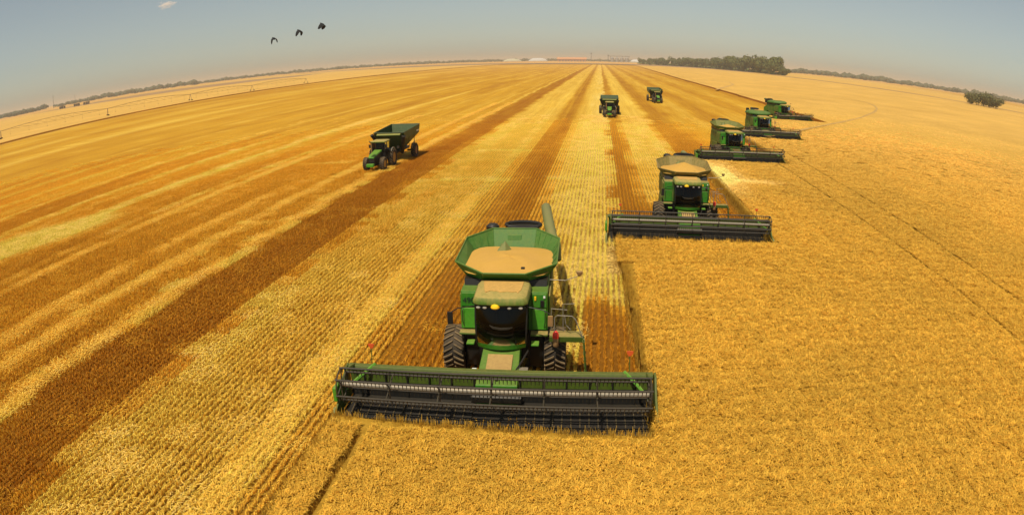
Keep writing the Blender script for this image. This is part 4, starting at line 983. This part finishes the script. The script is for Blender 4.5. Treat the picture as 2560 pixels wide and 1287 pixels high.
    if number:
        cu = bpy.data.curves.new('fleet_number', 'FONT'); cu.body = '490'; cu.size = .34; cu.extrude = .006; cu.materials.append(M['ink'])
        tmp = bpy.data.objects.new('fleet_number_text', cu); COL.objects.link(tmp); dg = bpy.context.evaluated_depsgraph_get(); me = bpy.data.meshes.new_from_object(tmp.evaluated_get(dg)); bpy.data.objects.remove(tmp); me.name = 'fleet_number'
        o = bpy.data.objects.new('fleet_number', me); COL.objects.link(o); o.parent = root; o.location = (-1.70, 4.155, 3.25); o.rotation_euler = (rad(84), 0, 0)
    return root
CMB = [
    ((-3.6, 20.15, 0), rad(2.5), 'nearest green combine, its tank brim full of golden grain', dict(fill='full', number=True, near=True)),
    ((6.80, 45.35, 0), rad(-1.2), 'second combine from the camera with tan dusty tank panels and peaked grain', dict(fill='peak', dusty=True, near=True, auger='short')),
    ((18.85, 83.2, 0), rad(6), 'third combine from the camera, low grain in its open green tank', dict(fill='low', auger='short')),
    ((30.6, 112.6, 0), rad(5), 'fourth combine, green tank closed, between the third and the farthest', dict(cover=True, auger='short')),
    ((48.5, 155.0, 0), rad(25), 'farthest combine, closed rounded tank top, turning in the crop', dict(cover=True, auger='short')),
]
for loc, yw, lab, kw in CMB: make_combine(loc, yw, lab, **kw)

def make_rig(loc, yaw, dyaw, tlab, clab, number):
    R = Matrix.Rotation(yaw, 3, 'Z')
    t = empty('tractor', loc, yaw, tlab, 'tractor', 'green tractors pulling grain carts')
    t.scale = (1.12,)*3
    # tractor: local origin on the ground under the front axle, nose towards -Y
    for s in (-1, 1):
        wheel('front_wheel', t, (s*.98, 0, .75), .75, .52, .42, 16, .05, detail=True)
        wheel('rear_wheel', t, (s*1.10, 2.95, 1.0), 1.0, .66, .58, 18, .06, detail=True)
        MB().tube([(s*1.25, 2.95+1.12*math.cos(a), 1.0+1.12*math.sin(a)) for a in [rad(25+k*16) for k in range(8)]], .07, 6).build('fender', M['tube'] if s > 0 else M['black'], t)
        MB().bx(s*.95-.28, s*.95+.28, 2.0, 3.6, 1.9, 2.02).build('fender_top', M['black'], t, .03)
    MB().bx(-.38, .38, -.9, 3.2, .6, 1.15).build('chassis', M['black'], t, .04)
    MB().bx(-.9, .9, -.15, .15, .65, .85).build('front_axle', M['black'], t, .03)
    MB().loft([[(-.34, -1.15, 1.0), (.34, -1.15, 1.0), (.32, -1.15, 1.55), (-.32, -1.15, 1.55)], [(-.40, -.9, .98), (.40, -.9, .98), (.40, -.85, 1.72), (-.40, -.85, 1.72)], [(-.44, 1.3, 1.05), (.44, 1.3, 1.05), (.46, 1.3, 2.0), (-.46, 1.3, 2.0)]]).build('engine_side', M['black'], t, .04)
    MB().loft([[(-.30, -1.2, 1.50), (.30, -1.2, 1.50), (.22, -1.18, 1.62), (-.22, -1.18, 1.62)], [(-.42, -.85, 1.66), (.42, -.85, 1.66), (.36, -.82, 1.82), (-.36, -.82, 1.82)], [(-.48, 1.3, 1.95), (.48, 1.3, 1.95), (.42, 1.3, 2.12), (-.42, 1.3, 2.12)]]).build('hood', M['green_clean'], t, .04)
    MB().bx(-.42, .42, -1.75, -1.35, .62, .98).build('front_weight', M['green_clean'], t, .06)
    MB().tube([(-.62, .9, 1.5), (-.66, .95, 2.85), (-.80, .75, 3.15)], .07, 8).build('exhaust', M['brown'], t)
    c = empty('cab', (0, 0, 0), 0, parent=t)
    for s in (-1, 1):
        MB().add([(s*.72, 1.35, 1.75), (s*.80, 2.9, 1.75), (s*.80, 2.95, 2.88), (s*.72, 1.45, 2.88)], [(0, 1, 2, 3)]).build('side_window', M['glass'], c)
        for (y, yt) in ((1.35, 1.45), (2.1, 2.15), (2.9, 2.95)): MB().tube([(s*.75, y, 1.7), (s*.76, yt, 2.9)], .035, 6).build('cab_pillar', M['black'], c)
    MB().add([(-.72, 1.33, 1.75), (.72, 1.33, 1.75), (.72, 1.43, 2.88), (-.72, 1.43, 2.88)], [(0, 1, 2, 3)]).build('windscreen', M['glass'], c)
    MB().bx(-.78, .78, 2.92, 2.98, 1.7, 2.88).build('rear_wall', M['black'], c)
    MB().bx(-.78, .78, 1.35, 2.95, 1.35, 1.75).build('cab_floor', M['black'], c)
    MB().bx(-.28, .28, 2.2, 2.7, 1.75, 2.2).build('seat', M['seat'], c, .05); MB().bx(-.26, .26, 2.6, 2.75, 2.2, 2.75).build('seat_back', M['seat'], c, .05)
    MB().loft([[(-.88, 1.2, 2.90), (.88, 1.2, 2.90), (.88, 3.05, 2.90), (-.88, 3.05, 2.90)], [(-.90, 1.18, 3.02), (.90, 1.18, 3.02), (.90, 3.08, 3.02), (-.90, 3.08, 3.02)], [(-.7, 1.4, 3.10), (.7, 1.4, 3.10), (.7, 2.9, 3.10), (-.7, 2.9, 3.10)]]).build('cab_roof', M['roof_dusty'], c, .03)
    for s in (-1, 1):
        MB().bx(s*.95-.12, s*.95+.12, 1.3, 1.36, 2.3, 2.7).build('mirror', M['black'], c); MB().bx(s*.45-.25, s*.45+.25, .4, .9, .9, 1.25).build('fuel_tank', M['tube'] if s > 0 else M['black'], t, .05)
    # cart
    o = Vector(loc)+R @ V(0, 3.9, 0); cy = yaw+dyaw
    k = empty('grain_cart', o, cy, clab, 'grain cart', 'green grain carts behind the tractors')
    yo = 1.7; k.scale = (1.09,)*3
    MB().tube([(0, -.5, .6), (0, yo+1, .9)], .12, 6).build('drawbar', M['black'], k)
    MB().bx(-.7, .7, yo, yo+6.4, .95, 1.25).build('cart_frame', M['black'], k, .04)
    rim = [(-1.92, yo+.2, 3.62), (1.92, yo+.2, 3.62), (1.92, yo+7.2, 3.95), (-1.92, yo+7.2, 3.95)]
    mid = [(-1.88, yo+.7, 2.75), (1.88, yo+.7, 2.75), (1.88, yo+6.8, 2.9), (-1.88, yo+6.8, 2.9)]
    low = [(-.45, yo+2.4, 1.2), (.45, yo+2.4, 1.2), (.45, yo+5.2, 1.2), (-.45, yo+5.2, 1.2)]
    hp = MB(); hp.loft([low, mid, rim], False)
    ob = hp.build('hopper', M['cart_green'], k); sd = ob.modifiers.new('sheet', 'SOLIDIFY'); sd.thickness = .06; sd.offset = 0
    MB().add(low, [(0, 1, 2, 3)]).build('hopper_floor', M['black'], k)
    for i in range(4):
        a, b = Vector(rim[i]), Vector(rim[(i+1) % 4]); MB().tube([a, b], .05, 6).build('hopper_rim', M['cart_green'], k)
    MB().hexa([(-1.5, yo-.05, 3.30), (1.5, yo-.05, 3.30), (1.5, yo+.30, 3.45), (-1.5, yo+.30, 3.45), (-1.5, yo-.05, 3.38), (1.5, yo-.05, 3.38), (1.5, yo+.28, 3.55), (-1.5, yo+.28, 3.55)]).build('front_lip', M['cart_lip'], k, .02)
    for x in (-1.9, 1.9):
        for y in (yo+2.3, yo+4.6): MB().hexa([(x-.03, y-.04, 1.6), (x+.03, y-.04, 1.6), (x+.03, y+.04, 1.6), (x-.03, y+.04, 1.6), (x-.03, y-.04, 3.7), (x+.03, y-.04, 3.7), (x+.03, y+.04, 3.7), (x-.03, y+.04, 3.7)]).build('side_post', M['cart_green'], k)
    MB().tube([(-1.3, yo+1.8, .9), (-1.6, yo+.2, 2.6), (-1.95, yo-.4, 3.45)], .22, 10).build('cart_auger', M['black'], k)
    MB().tube([(1.0, yo+2.2, 1.0), (1.6, yo+.8, 2.3), (1.85, yo+.3, 3.2)], .25, 10).build('folded_auger', M['black'], k)
    MB().bx(.75, 1.0, yo+.9, yo+1.3, 1.6, 1.9).build('gearbox', M['tube'], k, .03); MB().bx(-.85, -.6, yo+.6, yo+1.0, 2.0, 2.5).build('control_valve', M['tube'], k, .03)
    MB().bx(1.935, 1.955, yo+5.6, yo+6.6, 3.15, 3.32).build('side_stripe', M['white'], k)
    for s in (-1, 1):
        wheel('wheel', k, (s*1.95, yo+4.4, .92), .92, .62, .50, 16, .05, rimmat=M['brown'], detail=True)
        MB().tube([(s*1.0, yo+4.4, .92), (s*1.9, yo+4.4, .92)], .12, 8).build('axle', M['black'], k)
        MB().tube([(s*1.95, yo+4.4+1.05*math.cos(a), .95+1.05*math.sin(a)) for a in [rad(70+j*18) for j in range(6)]], .05, 5).build('mudguard', M['tube'], k)
    return t
make_rig((-27.2, 74.2, 0), rad(1), rad(-1), 'green tractor on the left stubble, cab lit and hood bright', 'large green cart behind the tractor on the left stubble', 1)
make_rig((2.1, 145.2, 0), rad(-.5), rad(0), 'distant tractor heading straight on along the pale middle swath', 'cart behind the distant tractor on the pale middle swath', 2)
make_rig((17.9, 200.0, 0), rad(1), rad(1.5), 'farthest tractor, right of the one on the pale swath', 'farthest cart, behind the small tractor at the back of the field', 3)
